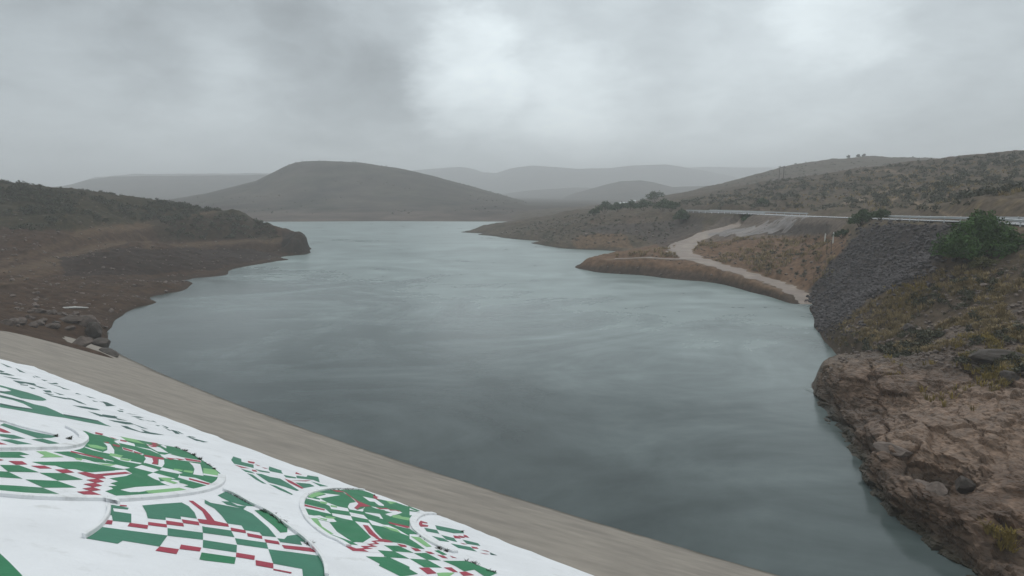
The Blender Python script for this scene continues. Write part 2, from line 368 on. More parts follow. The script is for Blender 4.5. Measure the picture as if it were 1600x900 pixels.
# the muddy track: its centre line
trackA = [P3(*q) for q in ((1264, 476, 113.5), (1250, 460, 118), (1225, 448, 124), (1200, 439, 129), (1150, 423, 141), (1110, 412, 150.5), (1082, 403, 159), (1064, 393, 169), (1072, 380, 188), (1108, 365, 198), (1150, 353, 205), (1200, 346, 207))]
trackB = [P3(*q) for q in ((1090, 405, 157), (1050, 405, 157), (1010, 403, 160), (960, 405, 163))]
for (x, y, z) in trackA[1:] + trackB:
    cp.append((x, y, max(0.3, z - LIFT * lift_w(x, y))))
rbfR = RBF(cp)
def poly_dist(x, y, pts):
    best = np.full(x.shape, 1e9); zz = np.zeros(x.shape); ss = np.zeros(x.shape); acc = 0
    for p, q in zip(pts[:-1], pts[1:]):
        dx, dy = q[0] - p[0], q[1] - p[1]; L2 = dx * dx + dy * dy
        tt = np.clip(((x - p[0]) * dx + (y - p[1]) * dy) / L2, 0, 1)
        d = np.hypot(x - p[0] - tt * dx, y - p[1] - tt * dy); m = d < best
        best = np.where(m, d, best)
        if len(p) > 2: zz = np.where(m, p[2] + tt * (q[2] - p[2]), zz)
        ss = np.where(m, acc + tt * math.sqrt(L2), ss); acc += math.sqrt(L2)
    return best, zz, ss
# the muddy track (centre line in the photograph) and its width in metres
def hR(x, y):
    h = rbfR(x, y)
    lw = lift_w(x, y)
    h = h + LIFT * lw * sst(0.0, 0.9, h) - 1.5 * lw * sst(0, -0.6, h)
    far = sst(90, 260, y)
    h = h + sst(215, 180, y) * sst(0.1, 1.2, h) * (0.30 * ridged(x, y, 0.35, 4, 8) + 0.14 * ridged(x, y, 1.1, 3, 4) - 0.12)
    # noise, held down at the shoreline
    hold = 0.25 + 0.75 * sst(0, 3, h)
    nz = (0.55 + 1.7 * far) * fbm(x, y, 0.05, 5, 0.55, 1) + 0.35 * (1 - 0.3 * far) * fbm(x, y, 0.3, 4, 0.55, 2) + far * 0.6 * ridged(x, y, 0.035, 4, 3)
    h = h + nz * hold * sst(-2, 0.4, h)
    for pts, wd, dz in ((road_pts, 4.2, -0.12),):
        d, z, _ = poly_dist(x, y, pts)
        h = h + (z + dz - h) * sst(wd + 5, wd, d)
    for pts, wd in ((trackA, 2.5), (trackB, 2.0)):
        d, z, _ = poly_dist(x, y, pts)
        h = h + (z - h) * sst(wd + 2.5, wd, d)
    return h
def rock_frame(x, y): return 0.263 * x + 0.965 * y, 0.965 * x - 0.263 * y
def rock_mask(x, y):
    v, w_ = rock_frame(x, y)
    return sst(72, 62, v) * sst(33, 29, w_) * (0.65 + 0.35 * sst(66, 56, y + 0.25 * (x - 30)))
_g3 = np.random.RandomState(3).randn(256, 3); _g3 /= np.linalg.norm(_g3, axis=1)[:, None]
def perlin3(x, y, z):
    xi, yi, zi = [np.floor(q).astype(np.int64) for q in (x, y, z)]; xf, yf, zf = x - xi, y - yi, z - zi
    u, v, w_ = [q * q * q * (q * (q * 6 - 15) + 10) for q in (xf, yf, zf)]; r = 0
    for i in (0, 1):
        for j in (0, 1):
            for k in (0, 1):
                h = _perm[_perm[_perm[(xi + i) & 255] + ((yi + j) & 255)] + ((zi + k) & 255)]; g3 = _g3[h]
                r = r + (g3[:, 0] * (xf - i) + g3[:, 1] * (yf - j) + g3[:, 2] * (zf - k)) * (u if i else 1 - u) * (v if j else 1 - v) * (w_ if k else 1 - w_)
    return r * 1.5
def fbm3(x, y, z, s, oct=4, gain=0.5):
    r = 0; a = 1; t_ = 0
    for i in range(oct): r = r + a * perlin3(x * s + 5.1 * i, y * s + 1.7 * i, z * s - 3.3 * i); t_ += a; a *= gain; s *= 2.05
    return r / t_
def worley3(x, y, z):
    xi, yi, zi = [np.floor(q).astype(np.int64) for q in (x, y, z)]; d1 = np.full(x.shape, 9.0); d2 = np.full(x.shape, 9.0); idv = np.zeros(x.shape)
    for i in (-1, 0, 1):
        for j in (-1, 0, 1):
            for k in (-1, 0, 1):
                h = _perm[_perm[_perm[(xi + i) & 255] + ((yi + j) & 255)] + ((zi + k) & 255)]; h2 = _perm[h + 17]; h3 = _perm[h + 91]
                d = np.sqrt((xi + i + h / 255 - x) ** 2 + (yi + j + h2 / 255 - y) ** 2 + (zi + k + h3 / 255 - z) ** 2); m = d < d1
                d2 = np.where(m, d1, np.minimum(d2, d)); idv = np.where(m, h2 / 255, idv); d1 = np.where(m, d, d1)
    return d2 - d1, idv
def rock_mesh():
    """the near rock bank: columns across the shore sampled evenly along the slope, then broken into slabs and blocks along the surface normal"""
    vs = np.arange(22, 74.2, 0.13); wf = np.arange(5, 34.6, 0.08)
    Vv, Wf = np.meshgrid(vs, wf, indexing='ij'); X = 0.263 * Vv + 0.965 * Wf; Yy = 0.965 * Vv - 0.263 * Wf
    Z = hR(X, Yy); Z = np.maximum(Z, -2.5)
    n = 300; P = np.zeros((len(vs), n, 3))
    L = np.concatenate([np.zeros((len(vs), 1)), np.cumsum(np.hypot(np.diff(Wf, axis=1), np.diff(Z, axis=1)), axis=1)], 1)
    for i in range(len(vs)):
        q = np.linspace(0, L[i, -1], n); wq = np.interp(q, L[i], wf); P[i, :, 0] = 0.263 * vs[i] + 0.965 * wq; P[i, :, 1] = 0.965 * vs[i] - 0.263 * wq; P[i, :, 2] = np.interp(q, L[i], Z[i])
    du = np.gradient(P, axis=0); dv = np.gradient(P, axis=1); Nn = np.cross(du, dv); Nn /= np.linalg.norm(Nn, axis=2)[:, :, None] + 1e-9
    Nn *= np.sign(Nn[:, :, 2:3] + 1e-6)
    for _ in range(6):       # smooth normals
        Nn[1:-1, 1:-1] = (Nn[:-2, 1:-1] + Nn[2:, 1:-1] + Nn[1:-1, :-2] + Nn[1:-1, 2:]) / 4
    Nn /= np.linalg.norm(Nn, axis=2)[:, :, None] + 1e-9
    p = P.reshape(-1, 3); nn = Nn.reshape(-1, 3); x, y, z = p.T; v, w_ = rock_frame(x, y)
    # beds dip gently towards the water and along the bank
    wx = v + 0.9 * fbm3(x, y, z, 0.35, 3); wy = w_ + 0.9 * fbm3(y, x, z, 0.35, 3); bz = z + 0.18 * v * 0.25 - 0.22 * w_ + 0.5 * fbm3(x, y, z, 0.25, 3)
    steep = 1 - np.clip(nn[:, 2], 0, 1)
    f1, i1 = worley3(wx * 0.15, wy * 0.42, bz * 0.6); f2, i2 = worley3(wx * 0.45 + 9, wy * 1.0, bz * 1.8); f3, i3 = worley3(wx * 1.7, wy * 2.2, bz * 3.6)
    k2 = 0.35 + 0.65 * sst(0.12, 0.4, steep) + 0.3 * fbm3(x, y, z, 0.15, 2)
    d = 0.95 * (i1 - 0.5) * sst(0, 0.10, f1) - 0.20 * sst(0.06, 0, f1) + k2 * (0.42 * (i2 - 0.5) * sst(0, 0.08, f2) - 0.16 * sst(0.08, 0, f2)) + k2 * (0.13 * (i3 - 0.5) - 0.05 * sst(0.1, 0, f3))
    d = d + 0.45 * fbm3(x, y, z, 0.22, 4) + 0.10 * fbm3(x, y, z * 2.5, 1.2, 4)
    d = d - 0.55 * sst(1.5, 0.5, z) * sst(-0.4, 0.1, z) * (0.5 + 0.5 * fbm3(x, y, z, 0.3, 2))     # undercut at the water
    d = d * rock_mask(x, y) * sst(-2.4, -1.0, z)
    q = p + nn * d[:, None]
    na_, nb = P.shape[:2]; idx = np.arange(na_ * nb).reshape(na_, nb)
    Q = np.stack([idx[:-1, :-1], idx[1:, :-1], idx[1:, 1:], idx[:-1, 1:]], -1).reshape(-1, 4)
    if np.cross(q[Q[0, 1]] - q[Q[0, 0]], q[Q[0, 2]] - q[Q[0, 0]])[2] < 0: Q = Q[:, ::-1]
    return p, q, Q
def polar_grid(hf, u0, u1, du, y0, y1, dl, zcut=-1.2):
    us = np.arange(u0, u1, du); ys = np.exp(np.arange(math.log(y0), math.log(y1), dl))
    U, Y = np.meshgrid(us, ys); X = U * Y
    Z = hf(X, Y)
    ny, nx = X.shape; idx = np.arange(ny * nx).reshape(ny, nx)
    q = np.stack([idx[:-1, :-1], idx[:-1, 1:], idx[1:, 1:], idx[1:, :-1]], -1).reshape(-1, 4)
    Zf = Z.ravel(); keep = Zf[q].max(1) > zcut
    q = q[keep]; used = np.unique(q); mp = np.full(ny * nx, -1); mp[used] = np.arange(len(used))
    V = np.stack([X.ravel(), Y.ravel(), Zf], 1)[used]
    return V, mp[q]
def blend(c, m, col, k=1.0):
    m = (np.asarray(m, float) * k)[:, None]; return c * (1 - m) + np.array(col)[None] * m
def soft_poly(px, py, poly, wob, amp):
    return in_poly(px + wob * amp, py + wob * amp * 0.5, poly)
V, Q = polar_grid(hR, -0.11, 0.99, 0.0023, 25, 720, 0.0034)
vv, ww = rock_frame(V[:, 0], V[:, 1]); inr = (vv < 73.5) & (ww < 34) & (ww > 4)
Q = Q[~inr[Q].all(1)]
def colour_R(V):
    x, y, z = V.T
    px, py = to_pix(x, y, z)
    n1 = fbm(x, y, 0.12, 4, 0.6, 21); n2 = fbm(x, y, 0.5, 4, 0.6, 22); n3 = fbm(x, y, 0.03, 4, 0.6, 23)
    c = np.tile(np.array([0.125, 0.105, 0.082]), (len(V), 1))
    c = blend(c, sst(0.0, 0.35, n1 + 0.5 * n2), (0.085, 0.078, 0.052))                 # scrubby olive
    c = blend(c, sst(0.1, 0.45, n2 - n1 * 0.4), (0.185, 0.150, 0.095), 0.7)              # dry grass
    c = blend(c, sst(0.15, 0.4, n3) * (y > 150), (0.15, 0.115, 0.09), 0.8)               # bare soil
    w1 = n1 * 14 + n2 * 8
    def zone(poly, col, k=1.0, lim=None):
        nonlocal c
        m = in_poly(px + w1 * 0.6, py + w1 * 0.25, poly)
        if lim: m = m & (y > lim[0]) & (y < lim[1])
        c = blend(c, m, col, k)
    zone([(880, 400), (960, 385), (1040, 372), (1100, 360), (1240, 352), (1330, 362), (1300, 430), (1260, 480), (1190, 460), (1060, 440), (890, 425)], (0.19, 0.125, 0.085), 0.9, (105, 215))
    zone([(1110, 340), (1240, 335), (1330, 345), (1300, 368), (1180, 372), (1100, 378)], (0.17, 0.15, 0.14), 0.8, (105, 215))
    zone([(1190, 352), (1300, 350), (1290, 366), (1200, 368)], (0.085, 0.078, 0.075), 0.9, (105, 215))
    zone([(893, 376), (905, 367), (922, 369), (936, 364), (952, 367), (968, 362), (980, 370), (986, 380), (990, 388), (950, 386), (900, 388)], (0.215, 0.15, 0.098), 0.8, (200, 270))
    zone([(1100, 338), (1040, 345), (940, 352), (900, 362), (1000, 368), (1040, 390), (1100, 360)], (0.10, 0.088, 0.085), 0.8, (180, 300))
    zone([(905, 418), (1000, 415), (1100, 428), (1230, 462), (1230, 478), (1060, 442), (900, 428)], (0.105, 0.085, 0.075), 0.8, (105, 190))
    # riprap bed
    zone([(1250, 470), (1290, 420), (1350, 355), (1480, 350), (1500, 375), (1450, 430), (1350, 470), (1290, 525), (1268, 500)], (0.085, 0.078, 0.080), 1.0, (70, 130))
    d, _, s = poly_dist(x, y, trackA); m = sst(3.6, 1.8, d + 1.2 * n2)
    c = blend(c, m, (0.235, 0.18, 0.14)); d, _, s = poly_dist(x, y, trackB); c = blend(c, sst(2.6, 1.2, d + n2), (0.22, 0.17, 0.13))
    # pale cuttings and footpaths on the far slope
    for pa, wd in ((((1320, 318), (1380, 300), (1410, 288)), 2.2), (((1420, 312), (1480, 335), (1500, 340)), 1.6), (((1340, 270), (1390, 266), (1420, 276)), 1.5), (((1395, 312), (1430, 298)), 1.6)):
        seg = [(a[0], a[1]) for a in pa]; d, _, _ = poly_dist(px, py, seg)
        c = blend(c, (d + w1 * 0.15 < wd * 1.2) & (y > 110) & (y < 400), (0.24, 0.195, 0.15))
    # near rock
    rk = rock_mask(x, y)
    rc = np.tile(np.array([0.168, 0.135, 0.118]), (len(V), 1))
    rc = blend(rc, sst(0.0, 0.4, n2 + 0.4 * n1), (0.23, 0.195, 0.178)); rc = blend(rc, sst(0.05, 0.4, -n1 - 0.3 * n2), (0.105, 0.08, 0.065))
    rc = blend(rc, in_poly(px + w1 * 2, py + w1, [(1380, 620), (1480, 600), (1600, 610), (1600, 720), (1450, 740), (1390, 700)]), (0.27, 0.235, 0.22), 0.75)
    rc = blend(rc, sst(2.0, 0.7, z + 0.9 * n2 + 0.5 * n1), (0.075, 0.062, 0.05), 0.75); rc = blend(rc, sst(0.9, 0.3, z), (0.04, 0.045, 0.032), 0.9)          # algae band at the water line
    c = c * (1 - rk[:, None]) + rc * rk[:, None]
    gm = sst(0.12, 0.3, fbm(x, y, 0.25, 4, 0.6, 31)) * in_poly(px, py, [(1380, 470), (1500, 420), (1620, 400), (1620, 600), (1480, 560), (1400, 560)])
    c = blend(c, in_poly(px + w1, py + w1 * 0.5, [(1270, 520), (1480, 400), (1640, 395), (1640, 600), (1330, 560)]), (0.085, 0.067, 0.052), 0.7); c = blend(c, gm, (0.19, 0.15, 0.075), 0.6)
    c = blend(c, sst(1.5, 0.8, z + 0.6 * n2) * sst(103, 108, y) * sst(195, 185, y), (0.075, 0.058, 0.048), 0.85)
    wet = sst(0.55, 0.1, z) * (rk < 0.5)
    c = blend(c, wet, (0.075, 0.06, 0.052), 0.7)
    return c
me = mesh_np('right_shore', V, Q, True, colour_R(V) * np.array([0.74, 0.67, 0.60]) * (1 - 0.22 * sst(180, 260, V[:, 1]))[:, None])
isrock = (V[Q].mean(1)); rkf = np.zeros(len(Q), bool)
me.materials.append(M_ground); me.materials.append(M_rock)
me.polygons.foreach_set('material_index', rkf.astype(np.int32)); me.polygons.foreach_set('use_smooth', ~rkf)
oR = bpy.data.objects.new('hillside', me); COL.objects.link(oR)
p0_, q0_, rq = rock_mesh()
rkm = mesh_np('rock_bank', q0_, rq, False, colour_R(p0_) * (np.array([0.66, 0.50, 0.365])[None] * (1 + 0.45 * fbm(p0_[:, 0], p0_[:, 1], 0.16, 5, 0.6, 77))[:, None]))
tag(link('rock_bank', rkm, M_rock), 'wet brown rock bank rising from the water', kind='structure')
tag(oR, 'rocky right shore with road bench, spits and scrub hill', kind='structure')

# ------------------------------------------------------------------ left shore terrain
def lift_l(x, y): return 3.0 * sst(17, 9, np.hypot(x + 76, y - 214)) + 0.5 * sst(100, 110, y)
damB = [(-60, 509), (-25, 511), (0, 512), (20, 510), (50, 516), (85, 527), (118, 529), (140, 548), (165, 556)]
cl_ = [dam_pt(*p) for p in damB]
cl_ += [dam_pt(px, py + 22, -2.5) for px, py in damB]
cl_ += [dam_pt(px, py + 60, -4) for px, py in damB[::2]]
shoreL = [(168, 545), (166, 530), (172, 512), (192, 492), (240, 474), (280, 455), (300, 443), (350, 430), (400, 414), (450, 405), (474, 398), (482, 391), (481, 386)]
cl_ += [P0(*p) for p in shoreL]
cl_ += [(*P0(*p)[:2], -3.0) for p in ((210, 560), (200, 530), (215, 510), (260, 485), (310, 460), (370, 440), (440, 420), (500, 400), (505, 385), (500, 370), (480, 360), (460, 353), (492, 392), (498, 384), (495, 376), (490, 400), (300, 520), (500, 450), (600, 380), (500, 600))]
for q in ((0, 500, 70), (60, 505, 78), (110, 512, 81), (145, 520, 84), (130, 500, 92), (0, 480, 85), (0, 450, 105), (0, 400, 140), (0, 350, 165), (0, 320, 182), (0, 288, 205), (-100, 280, 200), (-100, 400, 130), (-100, 480, 80),
          (100, 440, 125), (100, 470, 105), (150, 460, 117), (150, 400, 150), (150, 350, 176), (150, 322, 200), (150, 304, 228), (75, 294, 216), (250, 430, 150), (220, 440, 140), (250, 388, 194), (250, 345, 212), (260, 318, 236), (350, 402, 190), (350, 380, 212), (330, 352, 218), (330, 328, 236), (372, 332, 236), (400, 346, 232), (420, 356, 228), (440, 361, 226),
          (400, 382, 206), (450, 383, 214), (462, 368, 217), (472, 369, 215), (478, 376, 212), (430, 372, 218)):
    x, y, z = P3(*q); cl_.append((x, y, max(0.3, z - lift_l(x, y)) if z > 0.4 else z))
cl_ += [(-110, 300, -3), (-130, 320, -3), (-100, 360, -4), (-260, 320, 14), (-160, 330, 3), (-350, 330, 16), (-250, 420, 2), (-100, 270, -2), (-90, 250, -3)]
rbfL = RBF(cl_)
benchL = [P3(*q) for q in ((0, 425, 122), (80, 410, 140), (150, 392, 163), (230, 385, 190), (330, 380, 208), (430, 373, 217))]
benchL2 = [P3(*q) for q in ((120, 375, 168), (200, 352, 195), (280, 338, 215), (340, 331, 233))]
def hL(x, y):
    h = rbfL(x, y); h = h + lift_l(x, y) * sst(0, 0.9, h)
    near = sst(150, 90, y)
    hold = (0.2 + 0.8 * sst(0, 4, h)) * (1 - 0.7 * sst(90, 70, y))
    h = h + hold * sst(-2, 0.3, h) * (1.6 * fbm(x, y, 0.045, 5, 0.55, 41) + 0.45 * fbm(x, y, 0.25, 4, 0.55, 42) + 0.7 * ridged(x, y, 0.06, 4, 43))
    tip = sst(9, 3, np.hypot(x + 71, y - 216) - 4)
    h = h + tip * 0.7 * (ridged(x, y, 0.25, 4, 44) - 0.4) * sst(0.2, 1.5, h)
    h = h + sst(0.1, 1.5, h) * sst(72, 90, y) * (0.40 * ridged(x, y, 0.3, 4, 48) + 0.5 * (ridged(x, y * 1.5, 0.09, 3, 49)) - 0.3)
    d, z, _ = poly_dist(x, y, benchL); h = h + (z - h) * sst(7, 2.5, d) * 0.7
    d, z, _ = poly_dist(x, y, benchL2); h = h + (z - h) * sst(6, 2, d) * 0.6
    # stay under the concrete where the dam is
    a = x * ca + y * sa
    dz = dam_z(x, y)
    return h
V, Q = polar_grid(hL, -1.02, -0.27, 0.0023, 52, 440, 0.0034)
def colour_L(V):
    x, y, z = V.T; px, py = to_pix(x, y, z)
    n1 = fbm(x, y, 0.1, 4, 0.6, 51); n2 = fbm(x, y, 0.4, 4, 0.6, 52); w1 = n1 * 14 + n2 * 8
    c = np.tile(np.array([0.118, 0.092, 0.074]), (len(V), 1))
    c = blend(c, sst(0.0, 0.4, n1 + 0.4 * n2), (0.088, 0.068, 0.058)); c = blend(c, sst(0.1, 0.4, n2), (0.145, 0.115, 0.09), 0.6)
    up = in_poly(px + w1, py + w1 * 0.5, [(-300, 250), (500, 250), (420, 345), (330, 335), (230, 348), (120, 362), (0, 355), (-300, 350)])
    c = blend(c, up, (0.070, 0.080, 0.052), 0.9); c = blend(c, up * sst(0.1, 0.4, n2), (0.14, 0.12, 0.075), 0.8)
    d, _, _ = poly_dist(x, y, benchL); c = blend(c, sst(4.5, 1.5, d + n2 * 3), (0.20, 0.168, 0.125), 0.8)
    d, _, _ = poly_dist(x, y, benchL2); c = blend(c, sst(4, 1.2, d + n2 * 3), (0.205, 0.17, 0.12), 0.8)
    for seg in ([(110, 375), (60, 395), (0, 410)], [(215, 350), (235, 385)], [(200, 355), (225, 372), (232, 384)], [(90, 420), (0, 445)]):
        d, _, _ = poly_dist(px, py, seg); c = blend(c, sst(6, 2, d + w1 * 0.4), (0.19, 0.16, 0.125), 0.7)
    c = blend(c, in_poly(px + w1, py + w1 * 0.4, [(95, 405), (190, 388), (390, 388), (440, 400), (340, 420), (200, 430), (95, 430)]), (0.068, 0.058, 0.056), 0.9)
    c = blend(c, in_poly(px + w1 * .5, py + w1 * 0.3, [(440, 365), (485, 362), (485, 400), (440, 395)]), (0.062, 0.055, 0.05), 0.9)
    c = blend(c, in_poly(px + w1, py + w1 * 0.4, [(230, 335), (420, 340), (430, 372), (250, 378)]), (0.088, 0.082, 0.062), 0.85)
    c = blend(c, sst(0.5, 0.1, z), (0.075, 0.062, 0.052), 0.7)
    return c
tag(link('hillside', mesh_np('left_shore', V, Q, True, colour_L(V) * np.array([0.46, 0.36, 0.29])), M_ground), 'brown left shore with worn benches and a dark scrub ridge', kind='structure')

# ------------------------------------------------------------------ far hills
def sil(pts):
    a = []
    for px, py in pts:
        d = pix_dir(px, py); a.append((d.x / d.y, d.z / d.y))
    a = np.array(sorted(a)); return a
HILLS = [  # silhouette, distance, front width, back width, foot height
    ('main', sil([(150, 335), (270, 312), (320, 303), (370, 291), (400, 283), (425, 270), (445, 260), (462, 254), (500, 252), (560, 254), (620, 263), (660, 271), (700, 282), (740, 293), (780, 304), (820, 316), (870, 328)]), 800, 150, 200),
    ('left', sil([(-200, 310), (0, 300), (60, 297), (110, 289), (140, 281), (170, 277), (230, 275), (300, 275), (410, 274), (480, 275), (600, 290)]), 1700, 300, 300),
    ('left2', sil([(100, 292), (150, 277), (210, 272), (410, 271), (520, 272), (640, 285)]), 2500, 250, 300),
    ('mini', sil([(800, 325), (860, 316), (900, 302), (940, 291), (970, 284), (1000, 282), (1020, 285), (1050, 293), (1110, 291), (1180, 293), (1300, 300)]), 1500, 200, 250),
    ('mid', sil([(560, 282), (640, 267), (690, 263), (715, 261), (735, 263), (755, 270), (775, 271), (800, 263), (830, 259), (860, 261), (900, 264), (950, 263), (990, 259), (1040, 257), (1060, 260), (1100, 267), (1150, 277), (1250, 290)]), 3000, 450, 400),
    ('right', sil([(950, 275), (1060, 263), (1100, 261), (1160, 262), (1250, 262), (1500, 262), (1800, 266)]), 3700, 400, 500),
]
HILLS.append(('saddle', sil([(680, 322), (760, 306), (840, 297), (900, 293), (960, 296), (1050, 306)]), 2000, 260, 300))
def hF(x, y):
    u = x / np.maximum(y, 1)
    usz = (450 - 0) * 0
    ysh = np.interp(u, [-0.9, -0.39, -0.2, 0.0, 0.1, 0.5], [430, 440, 452, 440, 445, 445])
    base = np.clip((y - ysh) * 0.035, -6, 5) + sst(20, 60, y - ysh) * 2.0 * (0.5 + 0.5 * fbm(x, y, 0.01, 3, 0.5, 61)) + 1.2 * fbm(x, y, 0.02, 4, 0.5, 62) * sst(5, 30, y - ysh)
    h = base
    for nm, s, Y0, wf, wb in HILLS:
        H = np.interp(u, s[:, 0], s[:, 1], left=s[0, 1] - 0.03, right=s[-1, 1] - 0.03) * Y0 + EYE
        wd = np.where(y < Y0, wf, wb)
        g_ = np.exp(-((y - Y0) / wd) ** 2)
        hh = base + (H - base) * g_ + (H > 8) * g_ * (2.0 * fbm(x, y, 0.012, 5, 0.55, 63) + 2.2 * (ridged(x * 1.0, y * 0.5, 0.016, 4, 64)) * (1 - g_ * 0.7)) * min(1.6, Y0 / 800)
        h = np.maximum(h, np.where(H > 5, hh, -9))
    return h
V, Q = polar_grid(hF, -1.0, 1.05, 0.0034, 415, 4200, 0.0055, -2)
x, y, z = V.T
n1 = fbm(x, y, 0.012, 5, 0.6, 71); n2 = fbm(x, y, 0.06, 4, 0.6, 72)
c = np.tile(np.array([0.088, 0.078, 0.066]), (len(V), 1)); c = blend(c, sst(-0.1, 0.4, n1 + n2), (0.062, 0.062, 0.046)); c = blend(c, sst(0.1, 0.4, n2), (0.12, 0.105, 0.085), 0.6)
c = blend(c, sst(7, 2.5, z + 2 * n2) * (y < 560), (0.145, 0.12, 0.105), 0.8)
c = c * (1 + 0.5 * fbm(x, y, 0.009, 5, 0.62, 74) + 0.25 * fbm(x, y * 0.4, 0.03, 4, 0.6, 75))[:, None]
tag(link('hills', mesh_np('far_hills', V, Q, True, c * np.array([0.64, 0.57, 0.54])), M_far), 'misty round hill and fading ridges beyond the lake', kind='structure')

# ------------------------------------------------------------------ dam
def frame(a, cc): return a * ca - cc * sa, a * sa + cc * ca
dam = empty('dam', (0, 0, 0)); tag(dam, 'concrete dam face with green, white and red mural above the water', 'dam')
aa = np.linspace(-112, 62, 175); zs = np.concatenate([np.linspace(-5, CREST, 60)])
Vd = []
for zq in zs:
    for a_ in aa:
        cc = np.polyval(_co, np.clip(a_, -110, 60)) - DS * zq
        X, Y = frame(a_, cc); Vd.append((X, Y, zq))
na = len(aa)
Vd = np.array(Vd)
Vd[:, 2] += 0.035 * fbm(Vd[:, 0], Vd[:, 1], 0.22, 4, 0.55, 81)
Qd = np.array([(j * na + i, j * na + i + 1, (j + 1) * na + i + 1, (j + 1) * na + i) for j in range(len(zs) - 1) for i in range(na - 1)])[:, ::-1]
link('concrete_face', mesh_np('concrete_face', Vd, Qd), M_conc, dam)
Vk = []
for a_ in aa:
    c0 = np.polyval(_co, np.clip(a_, -110, 60)) - DS * CREST
    for cc, zq in ((c0, CREST - 0.05), (c0 - 5, CREST - 0.05), (c0 - 5, -8)):
        X, Y = frame(a_, cc); Vk.append((X, Y, zq))
Qk = np.array([(3 * i + j, 3 * i + j + 1, 3 * i + j + 4, 3 * i + j + 3) for i in range(na - 1) for j in range(2)])
link('crest_walkway', mesh_np('crest_walkway', Vk, Qk, False), M_conc, dam)

slope_n = 1 / math.sqrt(1 + 1 / DS ** 2)
def paint(name, polys, off, mats, parent, maxe=0.9):
    """flat paint laid on the dam face: each polygon given by photo pixels, cut into small triangles that follow the face"""
    bm = bmesh.new(); ml = []
    for k, pm in enumerate(polys):
        poly, m = pm[:2]; lay = pm[2] if len(pm) > 2 else {'white_paint': 1, 'green_paint': 2, 'dull_green_paint': 2, 'light_green_paint': 3, 'red_paint': 4}.get(m.name, 2)
        pts = []
        for p in poly:
            h = dam_hit(*p)
            if h is not None: pts.append((h.x, h.y, k))
        if len(pts) < 3: continue
        if m not in ml: ml.append(m)
        mi = ml.index(m)
        tris = tessellate_polygon([[Vector((p[0], p[1], 0)) for p in pts]])
        st = [tuple((pts[i][0], pts[i][1]) for i in tr) for tr in tris]
        while st:
            A, B, C = st.pop()
            e = [math.dist(A, B), math.dist(B, C), math.dist(C, A)]; j = e.index(max(e))
            if e[j] > maxe:
                tri = [A, B, C]; p, q, r_ = tri[j], tri[(j + 1) % 3], tri[(j + 2) % 3]
                mdl = ((p[0] + q[0]) / 2, (p[1] + q[1]) / 2)
                st += [(p, mdl, r_), (mdl, q, r_)]; continue
            ar = (B[0] - A[0]) * (C[1] - A[1]) - (B[1] - A[1]) * (C[0] - A[0])
            if abs(ar) < 1e-7: continue
            if ar < 0: B, C = C, B
            vs = [bm.verts.new((v[0], v[1], float(dam_z(v[0], v[1])) + off + 0.0012 * lay + 0.0001 * (k % 4))) for v in (A, B, C)]
            f_ = bm.faces.new(vs); f_.material_index = mi
    me = bpy.data.meshes.new(name); bm.to_mesh(me); bm.free()
    for m in ml: me.materials.append(m)
    o = bpy.data.objects.new(name, me); COL.objects.link(o); o.parent = parent
    return o
def kerb(name, pix, width, height, parent, side=1, m=None, base=0.045):
    """raised concrete lip along a line on the face; width goes to the given side of the line"""
    pts = [dam_hit(*p) for p in pix]; pts = [Vector((p.x, p.y)) for p in pts if p is not None]
    fine = []                                   # Catmull-Rom
    for i in range(len(pts) - 1):
        p0, p1, p2, p3 = pts[max(i - 1, 0)], pts[i], pts[i + 1], pts[min(i + 2, len(pts) - 1)]
        for k in range(6):
            t_ = k / 6
            fine.append(0.5 * ((2 * p1) + (p2 - p0) * t_ + (2 * p0 - 5 * p1 + 4 * p2 - p3) * t_ ** 2 + (3 * p1 - p0 - 3 * p2 + p3) * t_ ** 3))
    fine.append(pts[-1])
    bm = bmesh.new(); rows = []
    for i, p in enumerate(fine):
        d = (fine[min(i + 1, len(fine) - 1)] - fine[max(i - 1, 0)]).normalized(); n = Vector((-d.y, d.x)) * side
        q = p + n * width; b_ = min(0.008, width * 0.2)
        row = []
        for (r_, h_) in ((p, base - 0.1), (p, base + height - b_), (p + n * b_, base + height), (q - n * b_, base + height), (q, base + height - b_), (q, base - 0.1)):
            row.append(bm.verts.new((r_.x, r_.y, float(dam_z(r_.x, r_.y)) + h_)))
        rows.append(row)
    for r0, r1 in zip(rows[:-1], rows[1:]):
        for j in range(5): bm.faces.new((r0[j], r0[j + 1], r1[j + 1], r1[j]))
    for r0 in (rows[0], rows[-1]): bm.faces.new(r0)
    bmesh.ops.recalc_face_normals(bm, faces=bm.faces)
    return bm_obj(name, bm, m or M_white2, parent)
ZW = {1: (0, 560, 7.5), 2: (160, 600, 7.5), 3: (0, 650, 6), 4: (110, 660, 6.4), 5: (130, 760, 6.43), 6: (320, 760, 6.43), 7: (460, 750, 6), 8: (600, 780, 7.5), 9: (350, 700, 8.889)}
def z_(k, s):
    ox, oy, sc_ = ZW[k]; v = [float(q) for q in s.replace(';', ' ').replace(',', ' ').split()]
    return [(ox + v[i] / sc_, oy + v[i + 1] / sc_) for i in range(0, len(v), 2)]
def multi(k, m, text):
    return [(z_(k, line), m) for line in text.strip().split('|') if line.strip()]
G_, L_, R_, W_, D_, MG_ = M_green, M_lgreen, M_red, M_white, M_dkgreen, M_midgreen

